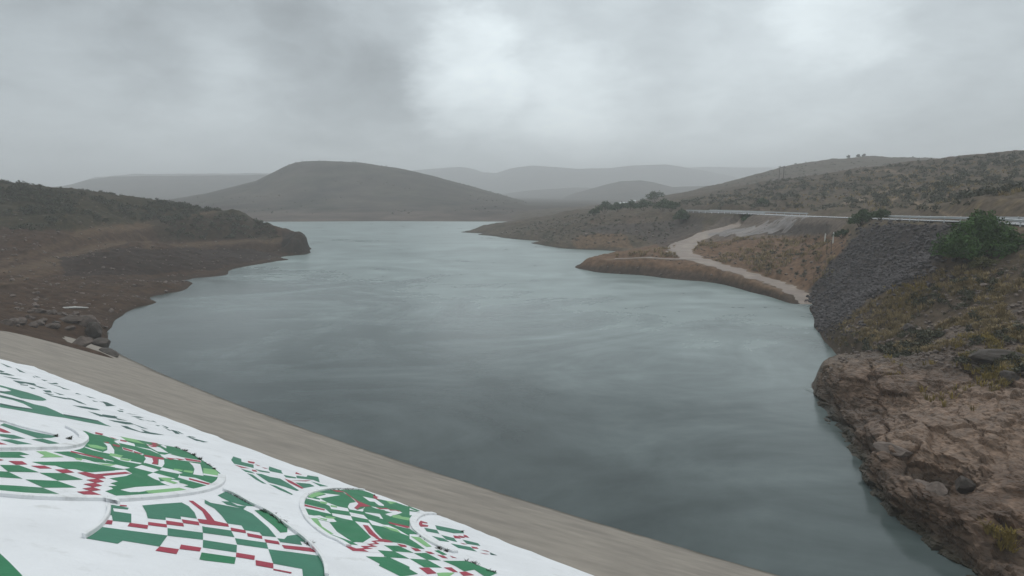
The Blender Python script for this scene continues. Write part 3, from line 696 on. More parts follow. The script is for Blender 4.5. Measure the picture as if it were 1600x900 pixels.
top_edge = [(-140, 540), (-60, 552), (0, 562), (53, 573.7), (85, 587), (120, 600), (160, 614.5), (200, 630.5), (235, 645), (267, 656), (307, 672), (340, 683), (350, 688), (405, 708), (462, 729), (510, 745), (547, 759), (561, 764), (608, 780), (640, 792), (667, 802), (687, 807), (709, 815), (743, 829), (773, 841), (800, 852.7), (860, 875), (925, 900), (1000, 932)]
te = []
for (x0, y0), (x1, y1) in zip(top_edge[:-1], top_edge[1:]):
    for k in range(4):
        te.append((x0 + (x1 - x0) * k / 4, y0 + (y1 - y0) * k / 4 + (perlin(np.array([x0 * 0.11 + k * 0.7]), np.array([3.3]))[0]) * 1.1))
# white field: down to the crest edge, beyond the frame
wp = [dam_hit(*p) for p in te]; low = []
for a_ in np.linspace(8, -75, 24):
    cc = np.polyval(_co, a_) - DS * (CREST - 0.3); low.append(frame(a_, cc))
bm = bmesh.new()
outl = [(p.x, p.y) for p in wp] + low
tris = tessellate_polygon([[Vector((p[0], p[1], 0)) for p in outl]])
st = [tuple(outl[i] for i in tr) for tr in tris]
while st:
    A, B, C = st.pop(); e = [math.dist(A, B), math.dist(B, C), math.dist(C, A)]; j = e.index(max(e))
    if e[j] > 1.5:
        tri = [A, B, C]; p, q, r_ = tri[j], tri[(j + 1) % 3], tri[(j + 2) % 3]; md = ((p[0] + q[0]) / 2, (p[1] + q[1]) / 2)
        st += [(p, md, r_), (md, q, r_)]; continue
    ar = (B[0] - A[0]) * (C[1] - A[1]) - (B[1] - A[1]) * (C[0] - A[0])
    if ar < 0: B, C = C, B
    bm.faces.new([bm.verts.new((v[0], v[1], float(dam_z(*v)) + 0.035)) for v in (A, B, C)])
bmesh.ops.remove_doubles(bm, verts=bm.verts, dist=0.001)
bm_obj('white_panel', bm, M_white, dam)

OFF = 0.0368
# painted lettering
txt = multi(1, D_, """0,145 60,165 20,172 0,168|0,175 80,180 175,212 100,207 0,190|30,215 150,235 270,255 160,250|150,265 230,275 330,290 400,300 430,325 380,322 300,302 240,307 180,282|240,312 330,320 330,330 240,322
|380,320 440,332 560,365 480,358|340,345 400,355 420,368 370,364|500,382 590,385 610,410 540,408|500,412 570,420 640,432 570,436|620,400 765,440 700,436|560,435 760,470 880,495 760,487 600,452|780,466 860,485 950,520 1020,555 930,532
|845,558 1000,575 1140,600 1180,618 1080,612 950,588|1030,630 1120,650 1270,695 1350,700 1280,706 1150,680|1140,658 1280,698 1170,690|1280,685 1350,682 1350,715 1290,707|1270,730 1350,740 1350,757
|0,60 60,80 150,116 90,108|180,116 300,178 330,187 230,164|380,213 420,230 400,232|400,208 480,233 430,228|480,253 560,268 520,273|550,288 600,300 660,293 690,310 600,310|600,312 720,350 760,360 700,334|700,338 830,380 740,366|880,423 960,435 900,413|1000,443 1130,480 1050,468|1080,498 1160,520 1100,514|1160,513 1250,520 1230,532|1200,518 1350,565 1260,570""")
txt += multi(2, D_, """0,365 130,383 180,395 160,412 90,407 0,380|130,400 300,443 180,428|60,427 200,445 330,462 380,485 280,483 160,457|215,497 290,505 330,525 450,570 520,570 640,590 735,610 600,602 470,582 340,547 280,532|320,463 540,540 470,528|450,538 570,580 500,572
|0,210 60,225 170,272 80,248|30,253 80,265 50,270|170,316 240,325 250,338 200,334|190,298 270,315 220,312|270,348 420,372 330,363|330,384 430,390 490,402 420,405|380,400 500,435 450,431|490,428 600,450 540,443|570,443 600,440 640,462|520,448 740,545 700,528|620,488 680,498 650,503|690,488 780,520 760,528|700,508 820,560 780,553|800,543 870,560 910,598 860,592|870,553 960,600 900,583|980,630 1060,626 1100,640 1020,620|990,625 1240,692 1100,676|1090,663 1180,678 1240,690 1180,694""")
for q in txt: paint('painted_stroke', [q], OFF, None, dam)
big = multi(1, MG_, """0,322 140,360 330,410 470,455 530,482 548,498 500,508 430,504 250,478 130,440 0,412|0,440 130,468 280,508 400,548 540,578 650,625 740,668 950,700 1150,740 1240,785 1310,812 1180,790 1000,757 760,708 560,682 370,647 200,617 0,584""")
for q in big: paint('painted_letter_shape', [q], OFF, None, dam)
for q in multi(1, W_, "0,345 80,365 135,393 0,400|0,468 150,500 280,545 385,603 200,582 0,539"): paint('painted_letter_gap', [q], OFF + 0.004, None, dam)
for q in multi(1, D_, "0,402 0,392 60,400 132,396 90,404 0,412|0,440 130,470 280,508 300,525 160,490 0,452|740,665 950,700 1150,740 1160,750 960,718 760,682|0,537 160,570 380,603 370,612 180,588 0,553"): paint('painted_letter_edge', [q], OFF + 0.006, None, dam)

# medallions
def medallion(outline, polys, lip=None, mat_under=None):
    e = paint('medallion', ([(outline, mat_under or W_)] if outline else []), OFF, None, dam) if outline else None
    return e
def disc(name, polys, parent=dam): return paint(name, polys, OFF + 0.001, None, parent)

A3 = multi(3, G_, """0,665 150,672 400,690 690,800 400,797 200,783 0,762|240,612 540,625 720,688 410,690|370,548 600,552 780,612 545,622|0,475 180,478 370,545 80,540|0,535 80,540 215,605 0,592|0,350 190,350 280,378 180,382 245,408 0,405
|300,445 740,440 900,462 1080,495 1080,525 860,542 700,511 620,512 520,480 410,475|500,350 650,345 880,418 1000,435 980,442 700,408""")
A4 = multi(4, G_, """400,575 745,540 820,570 900,610 960,640 650,660 480,690 380,655 470,650 420,625 480,605|350,705 480,690 600,715 680,712 700,735 880,740 650,762 500,768|0,410 200,425 400,460 550,485 200,512 150,512 60,485 0,482
|540,480 640,466 830,515 750,542|710,428 750,418 920,465 890,492|830,515 890,496 1090,545 1060,578|440,400 490,393 715,433 630,468|420,250 540,290 700,330 755,378 730,415 600,390 520,350 440,320 440,290
|940,385 1190,415 1235,470 1220,497 1060,475 920,462 945,420|960,250 1060,262 1170,310 1260,355 1300,390 1120,360 1000,330 1050,325 960,278|640,250 800,290 890,330 880,352 740,322 700,300|480,215 640,250 600,257 500,237
|190,198 330,215 360,240 270,246 180,227|120,270 320,312 400,345 490,390 440,402 150,330 60,300|0,320 150,350 330,385 360,405 200,390 0,352|60,85 150,98 220,140 400,175 450,207 330,192 190,162 120,120
|1090,530 1180,540 1510,560 1480,612 1250,568 1100,547|1110,590 1200,600 1410,655 1300,692 1130,655 1200,650 1080,610""")
A4 += multi(4, L_, """750,700 1090,668 1210,702 900,730 780,722|170,232 260,240 370,270 330,287 200,262|500,153 650,180 750,230 650,212 560,192|400,320 530,345 500,366 390,346|500,370 620,385 580,402 500,386|40,370 120,375 110,397 60,386|250,415 290,425 370,430 460,435 400,452 330,441
|880,565 1020,570 1000,595 1080,620 1040,632 940,600|1330,468 1450,485 1510,550 1330,522|1040,475 1130,490 1110,502 1030,491|1140,490 1230,500 1220,522 1130,506""")
A4 += multi(4, R_, """70,520 150,511 250,535 550,510 615,524 320,552 360,575 280,581 340,610 250,623 320,650 230,666 310,695 210,706 400,780 270,790 65,712 200,704 120,680 225,664 130,635 250,621 160,592 270,579 180,560|400,774 550,767 540,776 380,787
|740,336 940,370 930,386 870,380 880,410 870,435 815,425 830,405 820,370 740,352|950,363 1060,375 1000,387|1050,368 1150,385 1090,390|1140,368 1300,395 1310,410 1160,392|10,299 340,374 320,384 0,311|250,108 330,125 320,141 250,126|385,153 470,178 430,174|500,183 570,200 560,209 500,197
|800,208 880,220 840,228 900,240 850,246 870,260 790,257 830,246 750,240 830,231|330,203 390,212 380,224|420,228 500,245 490,261 430,246|525,263 630,295 620,307 530,282|630,298 720,325 720,334 640,316|1185,569 1450,640 1420,650 1190,586""")
A3 += multi(3, R_, "80,438 210,440 260,470 150,474|290,483 420,482 490,508 380,510|515,518 630,515 700,545 590,552|0,420 40,430 0,437")
A3 += multi(3, L_, "340,345 430,345 600,400 380,404 420,385|730,408 780,415 760,434")
A0 = [(z_(4, '60,85 160,98 340,128 500,150 650,180 800,208 950,240 1055,258 1160,300 1260,352 1340,402 1440,472 1500,520 1510,560 1450,648 1300,692 1000,725 560,768 480,740 350,705 430,680 400,655 470,650 400,625 480,605 390,575 560,550 620,525 550,485 400,460 200,425 0,410 0,300 120,275 185,200 130,120'), G_, 0)]
A0 += multi(4, W_, """0,385 120,395 250,412 380,425 470,438 600,468 545,482 400,460 270,442 200,426 0,412|0,288 340,363 362,407 200,377 0,318|130,250 320,308 310,322 150,264|320,213 400,228 442,290 442,320 420,332 320,312 370,290 370,250|400,318 530,343 500,366 620,383 600,400 718,420 690,432 560,407 500,392 390,352|350,368 490,383 430,404 340,387
|640,465 712,438 892,490 820,517|740,350 820,360 830,405 815,428 880,440 885,380 937,388 942,430 912,467 738,427 733,400 757,380|770,540 830,516 1062,575 1000,582 880,567 900,602 830,577|1030,588 1130,603 1090,620 1192,640 1140,655 1302,692 1210,704 1090,668 750,704 680,714 600,717 500,690 650,663 950,643 1000,650 870,610 960,600|890,490 920,463 1060,493 1125,520 1080,527|1073,562 1090,533 1250,567 1452,640 1400,657 1200,602
|1190,410 1300,428 1312,470 1332,547 1228,532 1242,480 1225,445|1330,520 1512,549 1507,564 1330,537|150,98 340,128 500,152 600,175 560,190 450,180 330,142 240,130|430,198 500,183 640,225 650,250 500,237|518,260 640,288 737,330 720,340 620,317 530,292|660,253 800,278 892,325 860,317 700,292|760,225 900,262 982,317 870,302 790,258|990,323 1180,348 1300,383 1312,412 1160,397 950,372 905,345|890,328 1000,343 1065,370 930,357|40,362 0,340 0,385 130,395 240,410 120,374|930,236 1020,278 960,272 900,240""")
dA = disc('large_medallion', A0 + A3 + A4)
# disc A lip: white band raised above the lower medallion
kerb('medallion_lip', z_(3, '0,775 300,800 690,812 1000,815') + z_(4, '370,815 600,808 900,782 1150,752 1350,716 1480,672 1545,620 1555,560'), 0.20, 0.065, dA, 1)
F3 = multi(3, MG_, "40,80 200,130 330,162 540,205 480,217 350,220 140,147 0,97|0,180 130,190 240,225 120,227 0,202|0,235 110,232 335,285 190,288|295,232 400,223 560,270 460,274")
F3 += multi(3, R_, "0,125 40,140 105,170 40,170 0,157|0,262 80,285 0,290")
dF = disc('left_medallion', F3)
kerb('medallion_lip', z_(3, '-400,352 -200,346 0,342 200,338 400,332 600,328 700,312 780,290 826,258 836,230 815,200 765,165 690,130'), 0.24, 0.08, dF, 1)
kerb('medallion_lip', z_(3, '-60,62 40,72 200,122 380,164 545,206'), 0.05, 0.05, dF, 1)
B5 = multi(5, MG_, """250,205 300,205 460,235 450,252 300,237 310,270 485,295 485,385 300,367 290,310 240,310 250,290|595,210 750,195 990,178 1060,215 1120,280 1145,342 980,320 985,350 830,330 830,357 650,340 635,280|190,430 850,515 770,627 400,568 350,600 35,547|850,440 1205,485 1205,557 850,517""")
B5 += multi(5, R_, "225,358 300,365 290,405 200,397|370,205 440,210 440,222 370,218|470,388 655,412 648,448 448,422|655,378 840,402 845,433 655,410|835,363 1005,388 1015,423 840,402|990,350 1160,376 1170,411 1010,388|770,628 965,655 940,704 728,670|985,608 1190,638 1175,676 970,652")
B6 = [([(294.9, 784.9), (301.8, 785.2), (320.5, 798.6), (329.3, 808.2), (335.6, 816.8), (356.5, 821.4), (358, 826), (320, 821.8), (312, 820), (308.9, 813.7), (323.6, 815.2), (316.6, 802)], R_)]
B6 += multi(6, MG_, """-15,558 325,610 320,685 -18,636|-25,418 0,425 265,462 300,529 0,488 -18,484|0,150 60,180 200,205 380,240 480,290 560,360 640,430 720,527 580,515 550,480 400,457 370,410 230,390 170,310 100,240 0,187
|130,105 210,65 480,205 500,215 400,210 260,172 170,130|170,165 250,167 330,207 420,215 390,242 220,197|730,540 800,547 830,515 930,500 1020,577 960,570 980,607 760,577|305,540 620,585 640,647 325,602|640,650 1170,718 1220,790 1240,900 1240,940 990,940 980,850 690,797""")
B6 += multi(6, G_, "500,255 590,250 720,340 830,430 830,477 760,482 700,420 600,340|-30,686 0,690 315,735 300,802 0,767 -52,757")
B6 += multi(6, R_, "260,433 410,460 415,489 270,466|425,488 575,515 580,547 435,521|600,550 740,572 755,603 615,582|775,608 1060,635 1130,682 800,642|318,688 505,718 500,761 315,731|512,763 690,795 690,847 515,816|690,850 875,885 870,899 690,864")
dB = disc('lower_medallion', B5 + B6)
kerb('medallion_lip', z_(6, '205,58 330,110 480,195 600,250 720,320 830,410 940,490 1040,570 1130,660 1180,720 1215,780 1240,850 1250,940'), 0.07, 0.07, dB, -1)
kerb('medallion_lip', z_(5, '-10,540 60,500 140,440 200,375 240,300 250,220'), 0.05, 0.07, dB, -1)
C7 = multi(7, G_, """70,190 100,180 240,215 330,255 345,282 230,242 65,222|240,185 430,155 540,200 510,230 500,277 410,260 310,222|65,270 210,300 340,335 250,345 180,347 85,327|345,285 510,310 532,347 350,320|505,285 650,312 662,342 520,312|530,350 680,380 702,417 560,397
|330,415 470,390 560,395 640,470 720,550 640,602 540,592 450,520 380,460|730,440 830,450 1000,520 1080,560 1080,622 960,602 900,590 800,520|300,515 450,560 530,590 600,627 480,617 380,582|845,625 1000,650 1080,690 930,687|780,672 930,685 1050,747 870,742|670,732 890,740 1080,830 1080,900 980,900
|470,108 650,110 700,142 640,165 540,140|640,285 680,260 850,295 830,332 700,317|650,205 750,215 790,247 740,257|660,320 800,360 800,380 670,352|690,380 820,405 1000,440 840,432|860,385 930,393 1080,430 1080,447 900,402|900,363 1080,400 1080,427 880,387|820,230 900,240 960,260 860,257|940,270 1080,300 1080,322 1000,312""")
C7 += multi(7, L_, "110,155 220,120 290,140 200,167 165,182|120,370 215,373 260,450 370,522 320,522 170,430|290,350 390,363 370,377 300,372|210,363 310,380 300,397|245,210 310,222 300,238 240,228|340,245 400,258 400,272 340,262|860,203 960,220 900,237|920,340 1080,365 1080,387 940,362|820,440 960,475 1000,512 900,482")
C7 += multi(7, R_, """65,233 290,288 280,299 65,252|640,433 690,440 740,500 800,560 920,598 830,594 760,592 800,615 720,622 780,640 680,647 740,660 650,667 700,690 550,682 460,625 500,630 580,658 655,655 620,635 720,633 680,616 760,608 720,588 790,578 700,520
|470,118 510,150 560,185 600,210 720,258 620,262 590,287 560,275 600,235 560,192 490,147|980,615 1060,633 1000,642|350,105 420,108 480,125 400,122|740,150 790,170 770,178 810,200 770,190 740,175|755,263 880,285 800,283|880,283 950,298 900,298|890,406 1080,455 1060,464 890,420""")
C8 = multi(8, G_, """0,360 140,400 270,460 380,530 480,602 380,592 150,512 0,457|590,620 640,613 740,665 690,672|0,560 170,563 350,647 130,632|0,625 120,628 300,717 60,700 0,690|350,650 500,648 670,737 500,727|300,715 510,728 680,822 470,817|0,700 60,703 400,897 200,930 -60,800|690,740 970,740 1150,810 1330,882 1200,940 1060,845 940,865 830,800
|0,235 60,245 300,290 300,322 80,285 0,267|150,345 300,358 390,427 270,422|180,123 330,140 430,167 290,152|0,60 100,110 0,112|200,205 330,200 300,240 240,225|280,90 430,150 380,150 300,115""")
C8 += multi(8, L_, "310,450 420,463 560,572 500,577|100,200 180,198 300,267 100,227|10,25 150,55 90,62|620,885 700,880 830,880 760,930 640,930")
C8 += multi(8, R_, "0,485 60,500 110,527 0,522|150,538 250,555 270,582 200,577|310,583 400,600 440,627 370,627|480,628 550,635 600,662 530,657|620,668 700,680 750,712 690,707|770,678 860,710 800,702|410,823 530,823 620,890 510,900|700,820 790,818 870,877 810,872|880,873 960,868 1060,910 930,920|50,283 300,335 300,352 60,297|0,112 60,125 30,132 0,128|90,130 210,155 170,158")
C0 = [(z_(7, '62,200 110,142 200,115 340,102 620,100 700,125 850,185 1080,262 1080,620 920,598 830,594 700,560 560,600 500,600 330,520 170,430 85,330 62,260'), G_, 0)]
C0 += multi(7, W_, """85,333 180,345 200,328 280,363 370,378 402,407 330,407 215,377 118,372|215,383 330,410 400,500 540,592 450,562 330,517 260,450|62,228 290,283 347,332 210,302 62,270|90,168 165,183 240,198 240,183 310,203 420,250 500,273 512,307 345,284 320,250 230,227 78,187|230,128 430,152 240,184 200,172 300,147|440,108 500,148 560,198 600,238 560,272 590,292 640,280 662,263 642,307 520,287 498,260 520,228 600,213 470,132
|515,313 650,340 692,382 530,352|350,323 530,350 547,392 450,372 360,347|568,400 700,416 760,500 832,572 760,562 720,552 640,470|660,313 800,328 832,377 700,352|690,383 850,420 960,470 1080,540 1000,512 830,452 730,432|720,258 960,298 1002,312 900,312 760,277|640,163 760,188 862,257 790,247 700,207|850,330 980,298 1012,317 900,352|740,138 900,198 960,217 860,203 780,185|880,408 1080,453 1080,472 900,427|640,600 720,548 830,590 920,598 1080,620 1080,700 560,690 450,610 560,600""")
dC = disc('tall_medallion', C0 + C7 + C8)
kerb('medallion_lip', z_(7, '640,100 480,88 340,88 210,108 110,140 60,190 48,250 70,320 110,390 180,460 290,540 400,590 480,640'), 0.13, 0.05, dC, 1)
D8 = multi(8, MG_, "470,348 620,375 650,420 500,392|600,318 760,350 920,385 940,412 820,414 650,377 620,367|670,433 820,470 860,517 730,487|560,445 700,475 770,517 650,502|780,533 1010,575 1090,630 870,587|920,488 1100,530 1130,562 970,537")
D8 += multi(8, R_, "410,290 430,265 510,290 510,300 450,292 450,308 520,320 515,337 430,337 412,315|810,438 880,450 900,477 830,472|870,438 930,450 950,467 900,467|930,428 970,440 1000,467 940,457|1020,568 1090,580 1110,597 1040,592|1130,608 1210,620 1240,637|1120,643 1240,662 1180,660|890,525 980,545 930,543")
D8 += multi(8, D_, "1240,638 1330,675 1250,667")
dD = disc('small_medallion', D8)
kerb('medallion_lip', z_(8, '560,178 460,180 390,196 335,228 305,275 312,330 345,385 410,440 500,505 600,560 700,608 820,650'), 0.20, 0.06, dD, 1)
E9 = multi(9, MG_, """100,180 130,130 240,165 245,205 410,245 415,292 140,232|630,270 800,325 800,345 820,372 640,337 620,310|430,308 630,345 640,362 500,342|320,365 400,385 500,460 590,515 540,507 440,452|440,368 520,375 640,415 780,440 900,510 1045,605 1010,612 850,557 620,492|990,493 1190,510 1260,545 1110,572|830,388 1000,420 1000,437 860,422
|1005,398 1150,415 1160,390 1310,415 1330,492 1240,457 1010,432|1210,478 1320,510 1450,547 1340,547|625,518 720,540 850,600 960,660 940,667 760,592|230,300 390,345 430,372 300,345""")
E9 += multi(9, R_, "150,248 360,300 240,289|385,313 450,325 460,347 400,337|330,193 430,210 420,232 340,217|430,238 510,265 470,262|520,278 615,300 570,300|840,438 930,470 1110,573 1080,582 900,492|930,468 1140,478 1210,463 1080,466|1000,348 1085,385 990,372")
dE = disc('narrow_medallion', E9)
paint('corner_medallion', [([(-60, 800), (-20, 850), (0, 869), (16, 884), (34, 903), (60, 940), (-100, 940)], G_)], OFF + 0.004, None, dam)

# weeds growing in the joints of the mural
def tuft_mesh(seed, n, h, spread, lean=0.6, wdt=0.02, name='tuft'):
    rg = np.random.RandomState(seed); V = []; Fc = []
    for i in range(n):
        a = rg.rand() * 6.283; r = spread * math.sqrt(rg.rand()) * 0.6; l = h * (0.5 + 0.6 * rg.rand()); t_ = lean * (0.2 + rg.rand())
        bx, by = r * math.cos(a), r * math.sin(a); w_ = wdt * (0.6 + rg.rand()); pa = a + 1.57
        m = (bx + math.cos(a) * l * t_ * 0.4, by + math.sin(a) * l * t_ * 0.4, l * 0.6)
        tp = (bx + math.cos(a) * l * t_, by + math.sin(a) * l * t_, l * (1 - 0.3 * t_))
        k = len(V); V += [(bx - w_ * math.cos(pa), by - w_ * math.sin(pa), -0.05), (bx + w_ * math.cos(pa), by + w_ * math.sin(pa), -0.05), (m[0] + w_ * 0.8 * math.cos(pa), m[1] + w_ * 0.8 * math.sin(pa), m[2]), (m[0] - w_ * 0.8 * math.cos(pa), m[1] - w_ * 0.8 * math.sin(pa), m[2]), tp]
        Fc += [(k, k + 1, k + 2), (k, k + 2, k + 3), (k + 3, k + 2, k + 4)]
    return np.array(V), np.array(Fc)
M_weed = leaf_mat('weed_leaves', (0.045, 0.05, 0.036))
wv, wf = tuft_mesh(5, 46, 0.09, 0.11, 1.1, 0.008)
weed_me = mesh_np('weed', wv, wf, False)
weeds = [((442, 821), 'dark weed sprouting on the right rim of the lower medallion', 1.1), ((427, 809), 'small weed just above the dark weed on the lower medallion rim', 0.8), ((483, 854), 'weed at the red corner of the lower medallion rim', 0.9), ((108, 688), 'weed in the hole of the white rim left of the large medallion', 1.0), ((87, 684), 'weed at the pointed end of the left medallion', 0.8),
         ((312, 720), 'reddish weed on the upper right edge of the large medallion', 1.0), ((302, 713), 'weed just left of the reddish weed on the large medallion edge', 0.9), ((291, 706), 'small weed at the upper edge of the large medallion', 0.7), ((335, 735), 'weed lowest on the right edge of the large medallion', 0.6),
         ((686, 860), 'bushy weed between tall and small medallions', 0.9), ((697, 864), 'round weed just right of the bushy weed between medallions', 0.7), ((658, 841), 'tiny weed on the light green patch of the tall medallion', 0.6), ((666, 846), 'tiny weed right of the light green patch', 0.5), ((722, 833), 'weed at the upper right corner of the small medallion', 0.6), ((585, 776), 'weed on the top edge of the tall medallion', 0.5)]
rg = random.Random(3)
for (p, lab, s) in weeds:
    h = dam_hit(*p); o = link('weed', weed_me, M_weed); o.location = (h.x, h.y, EYE + h.z + 0.04); o.scale = (s, s, s * 0.8); o.rotation_euler.z = rg.random() * 6
    tag(o, lab, 'weed', 'weeds growing on the mural')
# creeping growth along the recessed edges
rows = [z_(6, '215,62 300,105 380,150 470,198'), z_(8, '960,742 1050,765 1120,800'), z_(8, '1200,850 1260,868 1320,880'), z_(7, '90,170 140,135 220,112 330,100 420,98 520,98 620,102'), z_(4, '1040,250 1150,300 1250,350 1340,405 1440,475'), z_(6, '560,255 680,310 800,395')]
V0 = []; F0 = []; cnt = 0; rs = np.random.RandomState(11)
sv, sf = tuft_mesh(6, 9, 0.07, 0.05, 1.0, 0.010)
for row in rows:
    for (x0, y0), (x1, y1) in zip(row[:-1], row[1:]):
        n = int(math.hypot(x1 - x0, y1 - y0) * 1.0)
        for k in range(n):
            if rs.rand() < 0.35: continue
            tq = rs.rand(); h = dam_hit(x0 + (x1 - x0) * tq, y0 + (y1 - y0) * tq + rs.randn() * 0.4)
            s = 0.35 + rs.rand() * 0.6
            V0.append(sv * s + np.array([h.x, h.y, EYE + h.z + 0.04])); F0.append(sf + cnt); cnt += len(sv)
o = link('moss', mesh_np('moss', np.concatenate(V0), np.concatenate(F0), False), M_weed); tag(o, 'dark moss and creeping growth along the mural joints', 'moss', kind='stuff')

# ------------------------------------------------------------------ road, track
def ribbon(name, pts, half, m, dz, hf=None, n=8, wob=0, label=None, seed=0):
    P_ = [Vector(p[:3]) for p in pts]; fine = []
    for i in range(len(P_) - 1):
        p0, p1, p2, p3 = P_[max(i - 1, 0)], P_[i], P_[i + 1], P_[min(i + 2, len(P_) - 1)]
        for k in range(n):
            t_ = k / n; fine.append(0.5 * ((2 * p1) + (p2 - p0) * t_ + (2 * p0 - 5 * p1 + 4 * p2 - p3) * t_ ** 2 + (3 * p1 - p0 - 3 * p2 + p3) * t_ ** 3))
    fine.append(P_[-1]); V = []; nc = 7
    for i, p in enumerate(fine):
        d = (fine[min(i + 1, len(fine) - 1)] - fine[max(i - 1, 0)]); d.z = 0; d.normalize(); nn = Vector((-d.y, d.x, 0))
        hw = np.interp(i / (len(fine) - 1), np.linspace(0, 1, len(half)), half) if isinstance(half, (list, tuple)) else half; wl = hw + wob * float(perlin(np.array([i * 0.37 + seed]), np.array([0.5]))[0]); wr = hw + wob * float(perlin(np.array([i * 0.37 + seed]), np.array([7.5]))[0])
        for k in range(nc):
            s = -wl + (wl + wr) * k / (nc - 1); q = p + nn * s; V.append((q.x, q.y, p.z))
    V = np.array(V)
    if hf is not None: V[:, 2] = hf(V[:, 0], V[:, 1])
    V[:, 2] += dz
    nr = len(fine); Q = np.array([(j * nc + i, j * nc + i + 1, (j + 1) * nc + i + 1, (j + 1) * nc + i) for j in range(nr - 1) for i in range(nc - 1)])
    o = link(name, mesh_np(name, V, Q), m); tag(o, label, kind='structure'); return o, fine
_, road_f = ribbon('road', road_pts, 3.6, M_road, 0.05, None, 12, 0, 'wet grey road along the right hillside')
M_road_line = mat('road_line_paint', (0.75, 0.75, 0.72), 0.4, 0.4, 0.08, 2.0)
ribbon('dirt_track', trackA, (1.6, 1.9, 2.1, 2.4, 3.0, 4.0, 3.8, 3.4), M_track, 0.07, hR, 14, 1.1, 'wet muddy track winding down the spit', 1)
ribbon('dirt_track', trackB, 1.3, M_track, 0.11, hR, 10, 0.5, 'short muddy branch running out along the spit', 4)
trackC = [P3(*q) for q in ((1105, 366, 197), (1150, 360, 190), (1200, 359, 181), (1250, 359, 172), (1285, 360, 163))]
ribbon('dirt_track', trackC, (0.8, 4.5, 5.5, 4.0, 0.8), M_mud, 0.09, hR, 14, 2.6, 'wet grey mud terrace beside the top of the track', 7)
mark = [Vector((p.x, p.y, p.z)) for p in road_f]
for sgn in (-1, 1):
    pts = []
    for i, p in enumerate(mark):
        d = mark[min(i + 1, len(mark) - 1)] - mark[max(i - 1, 0)]; d.z = 0; d.normalize()
        pts.append((p.x - d.y * 3.2 * sgn, p.y + d.x * 3.2 * sgn, p.z))
    ribbon('road_edge_line', pts[::3], 0.08, M_road_line, 0.062, None, 4, 0, 'painted edge line of the road')

# guard rails
def guard_rail(label, s0, s1, side, gap=3.6):
    acc = [0]
    for i in range(1, len(mark)): acc.append(acc[-1] + (mark[i] - mark[i - 1]).length)
    def at(s):
        i = max(0, min(len(mark) - 2, np.searchsorted(acc, s) - 1)); t_ = (s - acc[i]) / (acc[i + 1] - acc[i]); p = mark[i].lerp(mark[i + 1], t_)
        d = (mark[i + 1] - mark[i]); d.z = 0; d.normalize(); n = Vector((-d.y, d.x, 0)) * side
        return p + n * 4.3, n
    p0, _ = at(s0); root = empty('guard_rail', p0); tag(root, label, 'guard rail', 'guard rails along the road')
    bm = bmesh.new(); rows = []
    for s in np.arange(s0, s1, 1.8):
        p, n = at(s); p = p - p0
        prof = [(-0.02, 0.44), (-0.07, 0.50), (-0.07, 0.56), (-0.01, 0.61), (-0.01, 0.64), (-0.07, 0.69), (-0.07, 0.75), (-0.02, 0.80), (0.02, 0.80), (0.02, 0.44)]
        rows.append([bm.verts.new(p + n * (-a * 1.4) + Vector((0, 0, z))) for a, z in prof])
    for r0, r1 in zip(rows[:-1], rows[1:]):
        k = len(r0)
        for j in range(k): bm.faces.new((r0[j], r0[(j + 1) % k], r1[(j + 1) % k], r1[j]))
    bm.faces.new(rows[0]); bm.faces.new(rows[-1]); bmesh.ops.recalc_face_normals(bm, faces=bm.faces)
    bm_obj('rail', bm, M_steel, root)
    bm = bmesh.new(); bm_box(bm, (0, 0, 0.3), (0.11, 0.14, 1.1)); pm = bpy.data.meshes.new('post'); bm.to_mesh(pm); bm.free()
    for s in np.arange(s0 + 0.5, s1 - 0.5, gap):
        p, n = at(s); o = link('post', pm, M_wood if False else M_steel, root); o.location = p - p0 - n * 0.13; o.rotation_euler.z = math.atan2(n.y, n.x)
    return root
acc_len = sum((mark[i] - mark[i - 1]).length for i in range(1, len(mark)))
def s_of_px(px):
    s = 0
    for i in range(1, len(mark)):
        a = to_pix(mark[i - 1].x, mark[i - 1].y, mark[i - 1].z)[0]; b_ = to_pix(mark[i].x, mark[i].y, mark[i].z)[0]; L = (mark[i] - mark[i - 1]).length
        if (a - px) * (b_ - px) <= 0: return s + L * (px - a) / (b_ - a)
        s += L
    return s
guard_rail('near guard rail above the rubble slope, passing behind the big green bush', 2, s_of_px(1385), 1)
guard_rail('guard rail on the water side of the road left of the dirt platform', s_of_px(1215), s_of_px(1085), 1)
guard_rail('uphill guard rail across the road behind the round bush', s_of_px(1240), s_of_px(1090), -1)
guard_rail('uphill guard rail across the road near the big green bush', 2, s_of_px(1490), -1)

# ------------------------------------------------------------------ scatter helpers
def h_one(hf, x, y): return float(hf(np.array([x]), np.array([y]))[0])
def ico(seed, sub=1, rough=0.25):
    bm = bmesh.new(); bmesh.ops.create_icosphere(bm, subdivisions=sub, radius=1)
    rg = random.Random(seed); ax = [Vector((rg.uniform(-1, 1), rg.uniform(-1, 1), rg.uniform(-1, 1))).normalized() for _ in range(9)]; cu = [rg.uniform(0.55, 0.9) for _ in ax]
    for v in bm.verts:
        for a_, c_ in zip(ax, cu):
            d = v.co.dot(a_)
            if d > c_: v.co -= a_ * (d - c_)
        v.co *= 1 + rg.uniform(-rough, rough) * 0.4
    V = np.array([v.co[:] for v in bm.verts]); Fc = np.array([[v.index for v in f_.verts] for f_ in bm.faces]); bm.free()
    return V, Fc
protos = [ico(s, 1) for s in range(8)]
def rotz(V, a, tilt=0):
    c, s = math.cos(a), math.sin(a); Rm = np.array([[c, -s, 0], [s, c, 0], [0, 0, 1]]); c, s = math.cos(tilt), math.sin(tilt)
    return V @ np.array([[1, 0, 0], [0, c, -s], [0, s, c]]).T @ Rm.T
